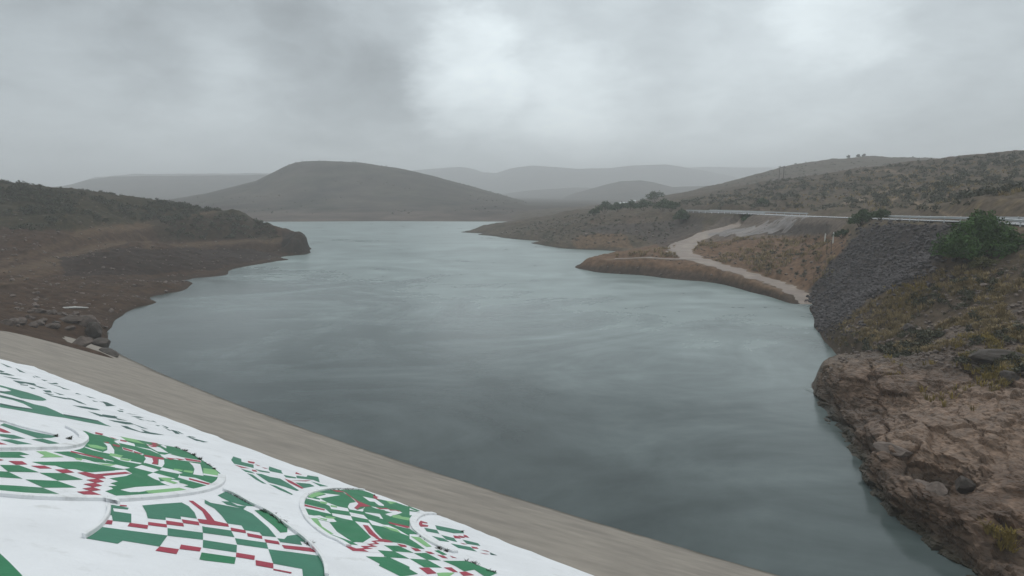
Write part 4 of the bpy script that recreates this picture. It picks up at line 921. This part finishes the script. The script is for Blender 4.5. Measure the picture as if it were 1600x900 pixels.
def scatter_mesh(name, pts, sizes, protos, rs, squash=0.7, sink=0.25, tilt=0.6):
    VV = []; FF = []; k = 0
    for p, s in zip(pts, sizes):
        V, Fc = protos[rs.randint(len(protos))]
        q = rotz(V * np.array([1, 0.6 + 0.5 * rs.rand(), squash * (0.6 + 0.7 * rs.rand())]), rs.rand() * 6.28, (rs.rand() - 0.5) * tilt) * s
        q = q + np.array(p) + np.array([0, 0, s * (squash * 0.7 - sink)]); VV.append(q); FF.append(Fc + k); k += len(V)
    return mesh_np(name, np.concatenate(VV), np.concatenate(FF), False)
def off_track(x, y):
    return (poly_dist(x, y, trackA)[0] > 3.2) & (poly_dist(x, y, trackB)[0] > 2.2)
def sample_region(hf, poly, n, ylim, rs, seed_mask=None, dens_pow=1.0):
    """random points on the ground inside a region whose outline is known in the photograph"""
    out = []; px = np.array([p[0] for p in poly]); 
    u0, u1 = (px.min() - 820) / 990, (px.max() - 780) / 990
    tries = 0
    while len(out) < n and tries < 40:
        tries += 1; m = 6000
        y = ylim[0] + (ylim[1] - ylim[0]) * rs.rand(m) ** dens_pow; u = u0 + (u1 - u0) * rs.rand(m); x = u * y
        z = hf(x, y); a, b_ = to_pix(x, y, z); ok = in_poly(a, b_, poly) & (z > 0.15)
        if seed_mask is not None: ok &= seed_mask(x, y)
        for i in np.where(ok)[0]: out.append((x[i], y[i], z[i]))
    return out[:n]
rs = np.random.RandomState(5)
# riprap
pts = sample_region(hR, [(1255, 472), (1290, 425), (1345, 362), (1390, 350), (1480, 354), (1495, 380), (1460, 425), (1360, 465), (1300, 525), (1275, 520)], 5200, (72, 126), rs)
pts += sample_region(hR, [(1225, 476), (1275, 415), (1330, 350), (1400, 345), (1500, 350), (1525, 395), (1480, 445), (1380, 490), (1320, 545), (1268, 530)], 900, (68, 130), rs, off_track)
o = link('riprap', scatter_mesh('riprap', pts, 0.12 + 0.36 * rs.rand(len(pts)) ** 2.5, protos, rs, 0.75, 0.2), M_stone); tag(o, 'dark grey rubble stones covering the bank below the road', 'rubble', kind='stuff')
# loose stones on the near slope and headlands
pts = sample_region(hR, [(1270, 610), (1310, 555), (1300, 520), (1400, 460), (1480, 420), (1640, 400), (1640, 600), (1400, 560)], 2600, (44, 92), rs, None, 1.2)
pts += sample_region(hR, [(900, 425), (1000, 400), (1300, 350), (1300, 440), (1240, 470), (1100, 440)], 500, (105, 200), rs, off_track)
pts += sample_region(hR, [(760, 360), (900, 340), (1060, 345), (1040, 380), (900, 388)], 400, (200, 330), rs)
pts += sample_region(hR, [(1100, 300), (1300, 265), (1600, 235), (1600, 335), (1300, 330), (1100, 325)], 500, (120, 400), rs)
sz = [(0.05 + 0.28 * rs.rand() ** 3) * (1 if p[1] < 90 else 1.6 if p[1] < 200 else 2.6) for p in pts]
o = link('loose_stones', scatter_mesh('loose_stones', pts, sz, protos, rs, 0.6, 0.2), M_brock); tag(o, 'loose brown stones strewn on the right slopes', 'stones', kind='stuff')
pts = sample_region(hL, [(0, 480), (160, 520), (280, 455), (480, 390), (440, 360), (330, 330), (0, 300)], 900, (75, 240), rs)
o = link('loose_stones', scatter_mesh('left_stones', pts, [(0.1 + 0.5 * rs.rand() ** 3) for _ in pts], protos, rs, 0.6, 0.2), M_brock); tag(o, 'loose brown stones strewn on the left shore', 'stones', kind='stuff')

# dry grass
gp = [tuft_mesh(20 + i, 14, 0.55, 0.3, 0.8, 0.022) for i in range(5)]
def grass(name, label, pts, s0, s1, m):
    VV = []; FF = []; k = 0
    for p in pts:
        V, Fc = gp[rs.randint(5)]; s = s0 + (s1 - s0) * rs.rand(); VV.append(rotz(V, rs.rand() * 6.28) * s + np.array(p)); FF.append(Fc + k); k += len(V)
    o = link(name, mesh_np(name, np.concatenate(VV), np.concatenate(FF), False), m); tag(o, label, 'grass', kind='stuff')
patch = lambda t0, sd, sc_=0.22: (lambda x, y: fbm(x, y, sc_, 3, 0.6, sd) > t0)
pts = sample_region(hR, [(1370, 480), (1470, 425), (1560, 405), (1640, 400), (1640, 590), (1500, 560), (1390, 555), (1330, 545)], 1700, (45, 86), rs, patch(0.02, 31, 0.25)) + sample_region(hR, [(1290, 530), (1330, 490), (1470, 415), (1500, 430), (1400, 500), (1330, 550)], 260, (62, 95), rs)
grass('dry_grass', 'straw coloured dry grass tufts on the near right slope', pts, 0.6, 1.3, M_straw)
pts = sample_region(hR, [(1480, 520), (1600, 520), (1640, 600), (1560, 590), (1500, 560)], 260, (44, 66), rs, patch(0.0, 33, 0.3)) + sample_region(hR, [(1540, 825), (1600, 840), (1620, 870), (1560, 860)], 26, (28, 40), rs) + sample_region(hR, [(1380, 450), (1450, 440), (1440, 480), (1380, 480)], 60, (60, 95), rs)
pts += sample_region(hR, [(1370, 560), (1600, 580), (1640, 660), (1480, 640), (1350, 590)], 70, (44, 66), rs, patch(0.05, 39, 0.3))
grass('yellow_grass', 'yellow grass clumps in the rock clefts', pts, 0.7, 1.25, M_yelgrass)
pts = sample_region(hR, [(960, 400), (1110, 375), (1290, 365), (1310, 430), (1250, 450), (1110, 405)], 600, (105, 190), rs, lambda x, y: off_track(x, y) & patch(0.0, 35, 0.12)(x, y)) + sample_region(hR, [(1100, 310), (1300, 275), (1600, 240), (1600, 335), (1300, 330), (1100, 325)], 1200, (110, 380), rs, patch(0.05, 36, 0.05))
grass('dry_grass', 'thin dry grass on the bank by the track and the hillside', pts, 1.0, 2.2, M_straw)

# shrubs
def crown(seed, n, lobes, leaf, name='crown'):
    rg = np.random.RandomState(seed); V = np.zeros((n * 4, 3)); 
    ws = np.array([l[3] ** 2 for l in lobes]); ws = ws / ws.sum()
    li = rg.choice(len(lobes), n, p=ws)
    d = rg.randn(n, 3); d /= np.linalg.norm(d, axis=1)[:, None]; d[:, 2] = np.where(d[:, 2] < -0.3, -d[:, 2], d[:, 2])
    rad = 0.55 + 0.5 * rg.rand(n) ** 0.6
    L = np.array([l[:3] for l in lobes]); Rr = np.array([l[3] for l in lobes])
    bump = 1 + 0.28 * np.sin(d[:, 0] * 5 + li * 2.1) * np.sin(d[:, 1] * 6 + li) + 0.15 * np.sin(d[:, 2] * 9 + d[:, 0] * 7)
    c = L[li] + d * (Rr[li] * rad * bump)[:, None] * np.array([1, 1, 0.85])
    c[:, 2] = np.maximum(c[:, 2], 0.05)
    a = rg.randn(n, 3); a /= np.linalg.norm(a, axis=1)[:, None]; b_ = np.cross(a, d + 0.4 * rg.randn(n, 3)); b_ /= np.linalg.norm(b_, axis=1)[:, None] + 1e-9
    s = leaf * (0.6 + 0.8 * rg.rand(n)); w_ = s * 0.45
    V[0::4] = c - a * s[:, None]; V[1::4] = c + b_ * w_[:, None]; V[2::4] = c + a * s[:, None]; V[3::4] = c - b_ * w_[:, None]
    return V, np.arange(n * 4).reshape(n, 4)
def bush(label, px, py, Y, lobes, n, leaf, m, hf=hR, seed=0, cat='bush', name='bush', group=None, trunk=True):
    x, y, z = P3(px, py, Y); z = h_one(hf, x, y)
    root = empty(name, (x, y, z - 0.1)); tag(root, label, cat, group)
    V, Fc = crown(seed, n, lobes, leaf); link('crown', mesh_np('crown', V, Fc, False), m, root)
    bm = bmesh.new()
    for l in lobes:
        e = Vector((l[0] * 0.9, l[1] * 0.9, l[2] + l[3] * 0.3)); mid = Vector((l[0] * 0.35, l[1] * 0.35, l[2] * 0.5))
        r0 = 0.05 + 0.03 * l[3]; bm_tube(bm, (0, 0, -0.3), mid, r0 * 1.3, r0, 6); bm_tube(bm, mid, e, r0, r0 * 0.35, 6)
    bm_obj('trunk', bm, M_bark, root)
    return root
bush('big leafy green bush beside the road above the rubble slope', 1522, 408, 77, [(0, 0, 2.4, 2.7), (-2.4, -0.4, 1.6, 2.1), (2.4, 0.3, 2.6, 2.2), (0.8, 0.2, 4.2, 1.9), (-3.6, 0, 0.8, 1.5), (4.0, 0.4, 2.3, 1.6), (-0.8, -0.6, 3.6, 1.7), (1.4, -1.0, 1.0, 1.9), (-1.6, -1.2, 0.7, 1.7), (3.4, -0.6, 0.9, 1.6), (5.2, 0.2, 1.5, 1.1)], 13000, 0.17, M_leaf, seed=1)
bush('olive bush at the foot of the big green bush', 1535, 416, 73, [(0, 0, 0.7, 1.0), (1.2, 0.2, 0.6, 0.8), (-0.9, 0.2, 0.4, 0.6)], 1100, 0.12, leaf_mat('olive_leaves', (0.105, 0.10, 0.045)), seed=2)
bush('rounded dull green bush right of the two white posts', 1343, 364, 127, [(0, 0, 1.5, 1.6), (1.2, 0.3, 2.0, 1.3), (-1.3, 0, 1.0, 1.2), (0.4, 0, 2.6, 1.0)], 2200, 0.2, M_leaf2, seed=3)
bush('smaller dull green bush where the guard rail begins', 1374, 354, 121, [(0, 0, 1.0, 1.2), (1.0, 0.2, 1.2, 0.9), (-0.8, 0, 0.8, 0.9)], 1300, 0.18, M_leaf2, seed=4)
bush('low dark bush touching the taller of the white posts', 1316, 370, 134, [(0, 0, 0.8, 1.1), (1.4, 0.2, 0.9, 1.1), (-1.3, 0.1, 0.5, 0.8), (2.4, 0, 0.7, 0.9)], 1500, 0.18, M_leaf2, seed=5)
bush('round dark tree at the left end of the visible guard rail', 1065, 346, 235, [(0, 0, 2.6, 2.3), (1.3, 0, 2.0, 1.8), (-1.6, 0, 1.9, 1.7), (0, 0, 4.0, 1.4)], 2200, 0.32, M_leaf2, seed=6, name='tree', cat='tree')
bush('round green bush in front of the guard rail at mid road', 1168, 341, 209, [(0, 0, 1.3, 1.5), (1.2, 0, 1.0, 1.1), (-1.1, 0, 0.9, 1.0)], 1500, 0.26, M_leaf, seed=7)
bush('green bush uphill of the road behind the mid road bush', 1190, 331, 232, [(0, 0, 1.4, 1.6), (1.4, 0, 1.2, 1.1)], 1200, 0.28, M_leaf2, seed=8)
tl = [(945, 331, 285, 2.2, 'rounded tree standing highest on the left end of the tree line'), (928, 335, 288, 1.2, 'small dark shrub furthest left on the headland tree line'), (965, 333, 282, 1.7, 'low tree right of the tallest headland tree'), (985, 333, 280, 2.0, 'broad low tree in the middle of the headland tree line'), (1005, 335, 272, 2.0, 'dark broad tree near the right end of the headland tree line'), (1022, 322, 330, 2.4, 'pale hazy tree standing beyond the headland tree line'), (1035, 337, 260, 2.0, 'low dark tree just left of the round roadside tree'), (1048, 338, 255, 1.7, 'shrub squeezed against the round roadside tree')]
for i, (px, py, Y, r_, lab) in enumerate(tl):
    r_ = r_ * 1.3
    bush(lab, px, py + 4, Y, [(0, 0, r_ * 0.9, r_ * 0.9), (r_ * 0.9, 0.3, r_ * (0.9 + 0.2 * (i % 3)), r_ * 0.75), (-r_ * 0.9, 0, r_ * (0.7 + 0.25 * (i % 2)), r_ * 0.7), (0.3 - 0.4 * (i % 3), 0, r_ * 1.5, r_ * 0.65)], 1300, 0.3, M_leaf2, seed=30 + i, name='tree', cat='tree', group='trees on the headland')
# scrub
sp = [crown(60 + i, 46, [(0, 0, 0.45, 0.6), (0.5, 0.1, 0.35, 0.45), (-0.4, 0.2, 0.3, 0.4)], 0.2) for i in range(6)]
def scrub(label, pts, s0, s1, m=M_scrub):
    VV = []; FF = []; k = 0
    for p in pts:
        V, Fc = sp[rs.randint(6)]; s = s0 + (s1 - s0) * rs.rand() ** 2; VV.append(rotz(V, rs.rand() * 6.28) * s + np.array(p) - np.array([0, 0, 0.1])); FF.append(Fc + k); k += len(V)
    o = link('scrub', mesh_np('scrub', np.concatenate(VV), np.concatenate(FF), False), m); tag(o, label, 'scrub', kind='stuff')
pts = sample_region(hL, [(-60, 270), (0, 285), (150, 302), (330, 326), (420, 352), (330, 345), (230, 345), (120, 360), (-60, 360)], 1500, (150, 245), rs, patch(-0.05, 46, 0.05))
pts += sample_region(hL, [(250, 340), (420, 350), (440, 372), (260, 375)], 160, (180, 235), rs) 
scrub('dark scrub covering the left ridge', pts, 0.5, 1.7)
pts = sample_region(hR, [(1050, 320), (1200, 285), (1440, 253), (1640, 235), (1640, 335), (1300, 332), (1100, 327)], 2300, (110, 420), rs, patch(-0.25, 37, 0.04))
pts += sample_region(hR, [(1130, 292), (1240, 256), (1440, 246), (1440, 262), (1300, 275), (1200, 290)], 260, (420, 680), rs)
scrub('low dark scrub dotted over the right hillside', pts, 0.6, 1.9)
pts = sample_region(hR, [(1300, 540), (1480, 420), (1640, 400), (1640, 600), (1400, 560)], 260, (45, 84), rs, patch(0.02, 38, 0.2)) + sample_region(hR, [(780, 360), (900, 335), (1060, 340), (1100, 345), (1040, 375), (900, 385)], 520, (200, 320), rs) + sample_region(hR, [(1100, 400), (1290, 360), (1310, 430), (1250, 450)], 90, (105, 160), rs, off_track)
scrub('small brown scrub on the lower right banks and headland', pts, 0.35, 1.0)
pts = sample_region(hF, [(250, 320), (460, 250), (560, 250), (700, 278), (830, 316), (800, 335), (300, 335)], 260, (470, 830), rs, patch(0.1, 44, 0.012))
scrub('far low scrub on the misty round hill', pts, 0.7, 1.6)
# tree dots on the far ridge crest
for i, (px, py, lab) in enumerate([(1325, 249, 'tiny tree highest on the hazy right ridge crest'), (1340, 249, 'tiny shrub right of the tree on the ridge crest'), (1349, 249, 'tiny tree furthest right on the hazy ridge crest')]):
    bush(lab, px, py, 630, [(0, 0, 1.0, 1.5), (0.6, 0, 2.0, 1.0)], 300, 0.5, M_scrub, seed=80 + i, name='tree', cat='tree', group='trees on the ridge crest')

# ------------------------------------------------------------------ boulders
bp = []
for s in range(7):
    V, Fc = ico(100 + s, 3, 0.1)
    n = V / np.linalg.norm(V, axis=1)[:, None]
    V = V * (1 + 0.12 * fbm(n[:, 0] * 2 + s, n[:, 1] * 2 + n[:, 2] * 1.7, 1.3, 4, 0.6, s))[:, None]
    bp.append(mesh_np('boulder', V, Fc, False))
M_pile = mat('pile_stone', (0.115, 0.09, 0.076), 0.65, 0.15, 0.4, 1.6, 0.9, 5.0, detail=8)
M_dkrock = mat('dark_boulder_stone', (0.07, 0.058, 0.05), 0.65, 0.15, 0.35, 1.6, 0.9, 5.0, detail=8)
def boulder(label, px, py, Y, s, hf, m=M_brock, k=0, sq=(1, 0.8, 0.6), rz=0.0, dz=0.0, group='boulders by the dam abutment', on_dam=False):
    if on_dam:
        h = dam_hit(px, py); x, y, z = h.x, h.y, EYE + h.z
    else:
        x, y, z = P3(px, py, Y); z = h_one(hf, x, y)
    me = bp[k % 7]
    o = bpy.data.objects.new('boulder', me); COL.objects.link(o)
    if not me.materials: me.materials.append(m)
    o.material_slots[0].link = 'OBJECT'; o.material_slots[0].material = m
    o.location = (x, y, z + s * sq[2] * 0.35 + dz); o.scale = (s * sq[0], s * sq[1], s * sq[2]); o.rotation_euler.z = rz
    tag(o, label, 'boulder', group)
boulder('big brown boulder resting on the concrete edge of the dam', 128, 541, 0, 1.25, hL, M_pile, 0, (1.05, 0.8, 0.65), 0.3, 0.1, on_dam=True)
boulder('dark boulder at the water line beyond the dam edge', 158, 543, 80, 1.15, hL, M_dkrock, 1, (1.1, 0.8, 0.7), 0.8)
boulder('rounded brown boulder on top of the abutment pile', 135, 521, 83.5, 1.3, hL, M_pile, 2, (1.1, 0.9, 0.7), 1.1)
boulder('dark upright rock behind the boulder on the concrete edge', 148, 535, 82, 1.4, hL, M_dkrock, 3, (0.7, 0.7, 1.1), 0.2)
boulder('pale flat boulder in the middle of the abutment pile', 112, 516, 82, 1.2, hL, M_pile, 4, (1.2, 0.8, 0.5), 0.5)
boulder('green-brown slab lying along the water edge of the dam', 170, 553, 0, 1.3, hL, M_dkrock, 5, (2.0, 0.55, 0.35), -0.7, on_dam=True)
boulder('small pale boulder at the far left end of the abutment pile', 12, 507, 68, 0.8, hL, M_pile, 6, (1, 0.8, 0.6), 0.4)
rgl = random.Random(9)
ORD = 'first second third fourth fifth sixth seventh eighth ninth tenth eleventh twelfth thirteenth fourteenth fifteenth sixteenth seventeenth eighteenth nineteenth twentieth'.split() + ['twenty-' + q for q in 'first second third fourth fifth sixth seventh eighth ninth'.split()] + ['thirtieth'] + ['thirty-' + q for q in 'first second third fourth'.split()]
pile = []
for i in range(34):
    t_ = i / 33; px = 5 + 140 * t_ + rgl.uniform(-5, 5); base = np.interp(px, [0, 50, 90, 120, 150], [508, 513, 522, 524, 534]); py = base - rgl.uniform(0, 16) * min(1, 0.4 + t_)
    Y = np.interp(px, [0, 60, 110, 150], [66, 76, 80, 84]) + (base - py) * 0.5
    pile.append((px, py, Y, rgl.uniform(0.3, 0.8), rgl.random() < 0.8, i, (rgl.uniform(0.9, 1.4), rgl.uniform(0.7, 1.0), rgl.uniform(0.5, 0.8)), rgl.uniform(0, 6)))
for n_, (px, py, Y, s_, br, i, sq, rz) in enumerate(sorted(pile)):
    kind = ('dark' if not br else 'brown') + (' flat' if sq[2] < 0.58 else ' long' if sq[0] > 1.25 else ' blocky') + (' small' if s_ < 0.55 else '')
    boulder('%s rock, %s from the left in the pile along the dam end' % (kind, ORD[n_]), px, py, Y, s_, hL, M_pile if br else M_dkrock, i, sq, rz, 0.0, 'rocks in the abutment pile')
for k, (px, py, Y, s, sq, m, lab) in enumerate([(1340, 548, 72, 0.9, (1.5, 0.8, 0.7), M_dkrock, 'dark boulder at the head of the little cove'), (1420, 520, 70, 0.8, (1.3, 0.8, 0.7), M_dkrock, 'dark boulder in the grass above the cove'), (1580, 575, 49, 0.75, (1.2, 0.8, 0.8), M_dkrock, 'dark rounded boulder under the yellow grass at the right edge'),
                                               (1565, 540, 53, 1.3, (1.8, 0.9, 0.6), M_dkrock, 'long dark ledge rock above the yellow grass'), (1505, 775, 37.5, 0.7, (1.0, 0.8, 0.8), M_dkrock, 'dark greenish boulder in the cleft of the near rocks'), (1440, 790, 38.6, 0.8, (1.4, 0.9, 0.6), M_brock, 'brown block on the lip of the near cliff'), (1390, 765, 42, 0.8, (1.7, 0.9, 0.5), M_brock, 'flat overhanging slab on the edge of the near cliff'), (1460, 820, 36.3, 0.6, (1.1, 0.9, 0.8), M_brock, 'squared brown block low on the near cliff'),
                                               (1540, 440, 69, 0.6, (1.6, 0.8, 0.4), M_brock, 'pale flat stone below the olive bush')]):
    boulder(lab, px, py, Y, s, hR, m, k, sq, k * 0.9, -0.1 * s, 'boulders on the near right bank')

# ------------------------------------------------------------------ posts, pole, houses
def post(name, label, px0, py0, px1, py1, Y, r_, m, cat, group=None, cap=False):
    x, y, _ = P3(px0, py0, Y); z = h_one(hR, x, y); tx, ty, tz = P3(px1, py1, Y)
    root = empty(name, (x, y, z)); tag(root, label, cat, group)
    L = P3(px0, py0, Y)[2]; top = Vector((tx - x, 0.0, max(0.6, tz - L)))
    bm = bmesh.new(); bm_tube(bm, (0, 0, -0.5), top, r_ * 1.1, r_, 8); bm_tube(bm, top, top + Vector((0, 0, r_)), r_, r_ * 0.3, 8); bm_obj('shaft', bm, m, root)
    bm = bmesh.new(); bm_tube(bm, (0, 0, -0.3), (0, 0, 0.08), r_ * 2.0, r_ * 1.7, 8); bm_obj('footing', bm, M_conc, root)
    return root
post('marker_post', 'white post leaning slightly, upper of the two beside the dark bush', 1289, 365, 1291, 350, 141, 0.11, M_postsh, 'post', 'white posts above the spit')
post('marker_post', 'white post lower down, nearer the rubble slope', 1301, 384, 1302.5, 367, 134, 0.11, M_postsh, 'post', 'white posts above the spit')
for (a, b_, c_, d_, Y, lab) in ((1272.5, 421, 1273, 411, 122, 'dark fence post with a short bent top nearest the track'), (1291, 404, 1292, 386, 129, 'tall dark fence post below the white posts'), (1298, 406, 1298, 391, 128, 'dark fence post between the tall one and the rubble'), (1289.5, 414, 1289.5, 405, 124, 'short dark fence post under the tall dark post')):
    post('fence_post', lab, a, b_, c_, d_, Y, 0.05, M_wood, 'fence post', 'dark fence posts by the rubble slope')
# utility pole with two legs
Y = 470; x, y, z0 = P3(1217, 280, Y); x2 = P3(1223.5, 280, Y)[0]; zt = P3(1217, 259, Y)[2]
zg = h_one(hR, x, y); root = empty('utility_pole', (x, y, zg)); tag(root, 'two-legged wooden power pole with crossbar on the right hillside', 'utility pole')
for k in range(2):
    bm = bmesh.new(); bm_tube(bm, (k * (x2 - x), 0, -1), (k * (x2 - x) + 0.25, 0, zt - zg), 0.34, 0.26, 8); bm_obj('pole', bm, M_wood, root)
bm = bmesh.new(); bm_box(bm, ((x2 - x) / 2 + 0.2, 0, zt - zg - 0.9), (x2 - x + 2.4, 0.2, 0.28)); bm_obj('crossarm', bm, M_wood, root)
for k in (-0.9, 1.7, 4.2):
    bm = bmesh.new(); bm_tube(bm, (k, 0, zt - zg - 0.75), (k, 0, zt - zg - 0.2), 0.1, 0.07, 6); bm_obj('insulator', bm, M_postsh, root)
# hamlet behind the headland
def house(label, px, py, Y, w_, d_, h_, rz):
    x, y, z = P3(px, py, Y); z = h_one(hR, x, y); root = empty('house', (x, y, z - 0.2), rz); tag(root, label, 'house', 'houses behind the headland')
    bm = bmesh.new(); bm_box(bm, (0, 0, h_ / 2), (w_, d_, h_)); bm_obj('wall', bm, M_wall, root)
    bm = bmesh.new(); e = 0.4
    v = [bm.verts.new(q) for q in ((-w_ / 2 - e, -d_ / 2 - e, h_ - 0.05), (w_ / 2 + e, -d_ / 2 - e, h_ - 0.05), (w_ / 2 + e, d_ / 2 + e, h_ - 0.05), (-w_ / 2 - e, d_ / 2 + e, h_ - 0.05), (-w_ / 2 - e, 0, h_ + 0.7), (w_ / 2 + e, 0, h_ + 0.7))]
    for f_ in ((0, 1, 5, 4), (2, 3, 4, 5), (1, 2, 5), (3, 0, 4), (3, 2, 1, 0)): bm.faces.new([v[i] for i in f_])
    bm_obj('roof', bm, M_roof, root)
    for sx_ in (-0.28, 0.28):
        bm = bmesh.new(); bm_box(bm, (sx_ * w_, -d_ / 2 - 0.01, h_ * 0.55), (0.6, 0.1, 0.6)); bm_obj('window', bm, M_dark, root)
    bm = bmesh.new(); bm_box(bm, (0, -d_ / 2 - 0.01, h_ * 0.45), (0.6, 0.1, h_ * 0.85)); bm_obj('door', bm, M_wood, root)
house('small white house with pale roof, leftmost among the headland trees', 977, 320, 520, 4.2, 4, 2.0, 0.1)
house('small white house with pale roof, right of the leftmost house', 988, 320, 525, 5.0, 4, 2.0, -0.2)
house('lower white shed in front of the two hazy houses', 971, 322, 500, 3.6, 3, 1.6, 0.0)
fx, fy, _ = P0(1264, 611); rf = np.random.RandomState(2)
ring = [(fx + 0.5 + (0.7 + 0.3 * math.sin(3 * a) + 0.3 * rf.rand()) * math.cos(a) * 0.6, fy + (1.2 + 0.5 * math.cos(2 * a) + 0.3 * rf.rand()) * math.sin(a), 0.02) for a in np.linspace(0, 6.2, 22)]
bm = bmesh.new(); bm.faces.new([bm.verts.new(q) for q in ring]); o = bm_obj('foam', bm, mat('foam', (0.26, 0.30, 0.30), 0.7, 0.2, 0.3, 1.5)); tag(o, 'pale foam patch on the water against the rock nose', kind='stuff')
# driftwood on the left shore, foam at the rock nose
x, y, z = P3(117, 491, 99); z = h_one(hL, x, y); bm = bmesh.new(); bm_tube(bm, (-2.2, 0, 0.12), (0.2, 0.05, 0.22), 0.13, 0.16, 7); bm_tube(bm, (0.2, 0.05, 0.22), (2.0, 0.3, 0.12), 0.16, 0.07, 7)
o = bm_obj('driftwood', bm, M_postsh); o.location = (x, y, z); tag(o, 'pale driftwood log lying on the brown left shore', 'driftwood')

# ------------------------------------------------------------------ air
bm = bmesh.new(); bmesh.ops.create_cube(bm, size=1); me = bpy.data.meshes.new('haze'); bm.to_mesh(me); bm.free()
hz = bpy.data.objects.new('haze', me); COL.objects.link(hz); ZT, ZB = 185, -7.5
hz.scale = (20000, 20000, ZT - ZB); hz.location = (0, 0, (ZT + ZB) / 2)
hm = bpy.data.materials.new('rain_haze'); hm.use_nodes = True; t = hm.node_tree; t.nodes.clear()
pv = N(t, 'ShaderNodeVolumePrincipled'); pv.inputs['Color'].default_value = (0.965, 0.985, 1.0, 1); pv.inputs['Density'].default_value = 0.00060; pv.inputs['Anisotropy'].default_value = 0.1
om = N(t, 'ShaderNodeOutputMaterial'); t.links.new(pv.outputs[0], om.inputs['Volume']); me.materials.append(hm)
tag(hz, 'pale rain haze over the reservoir valley', kind='stuff')
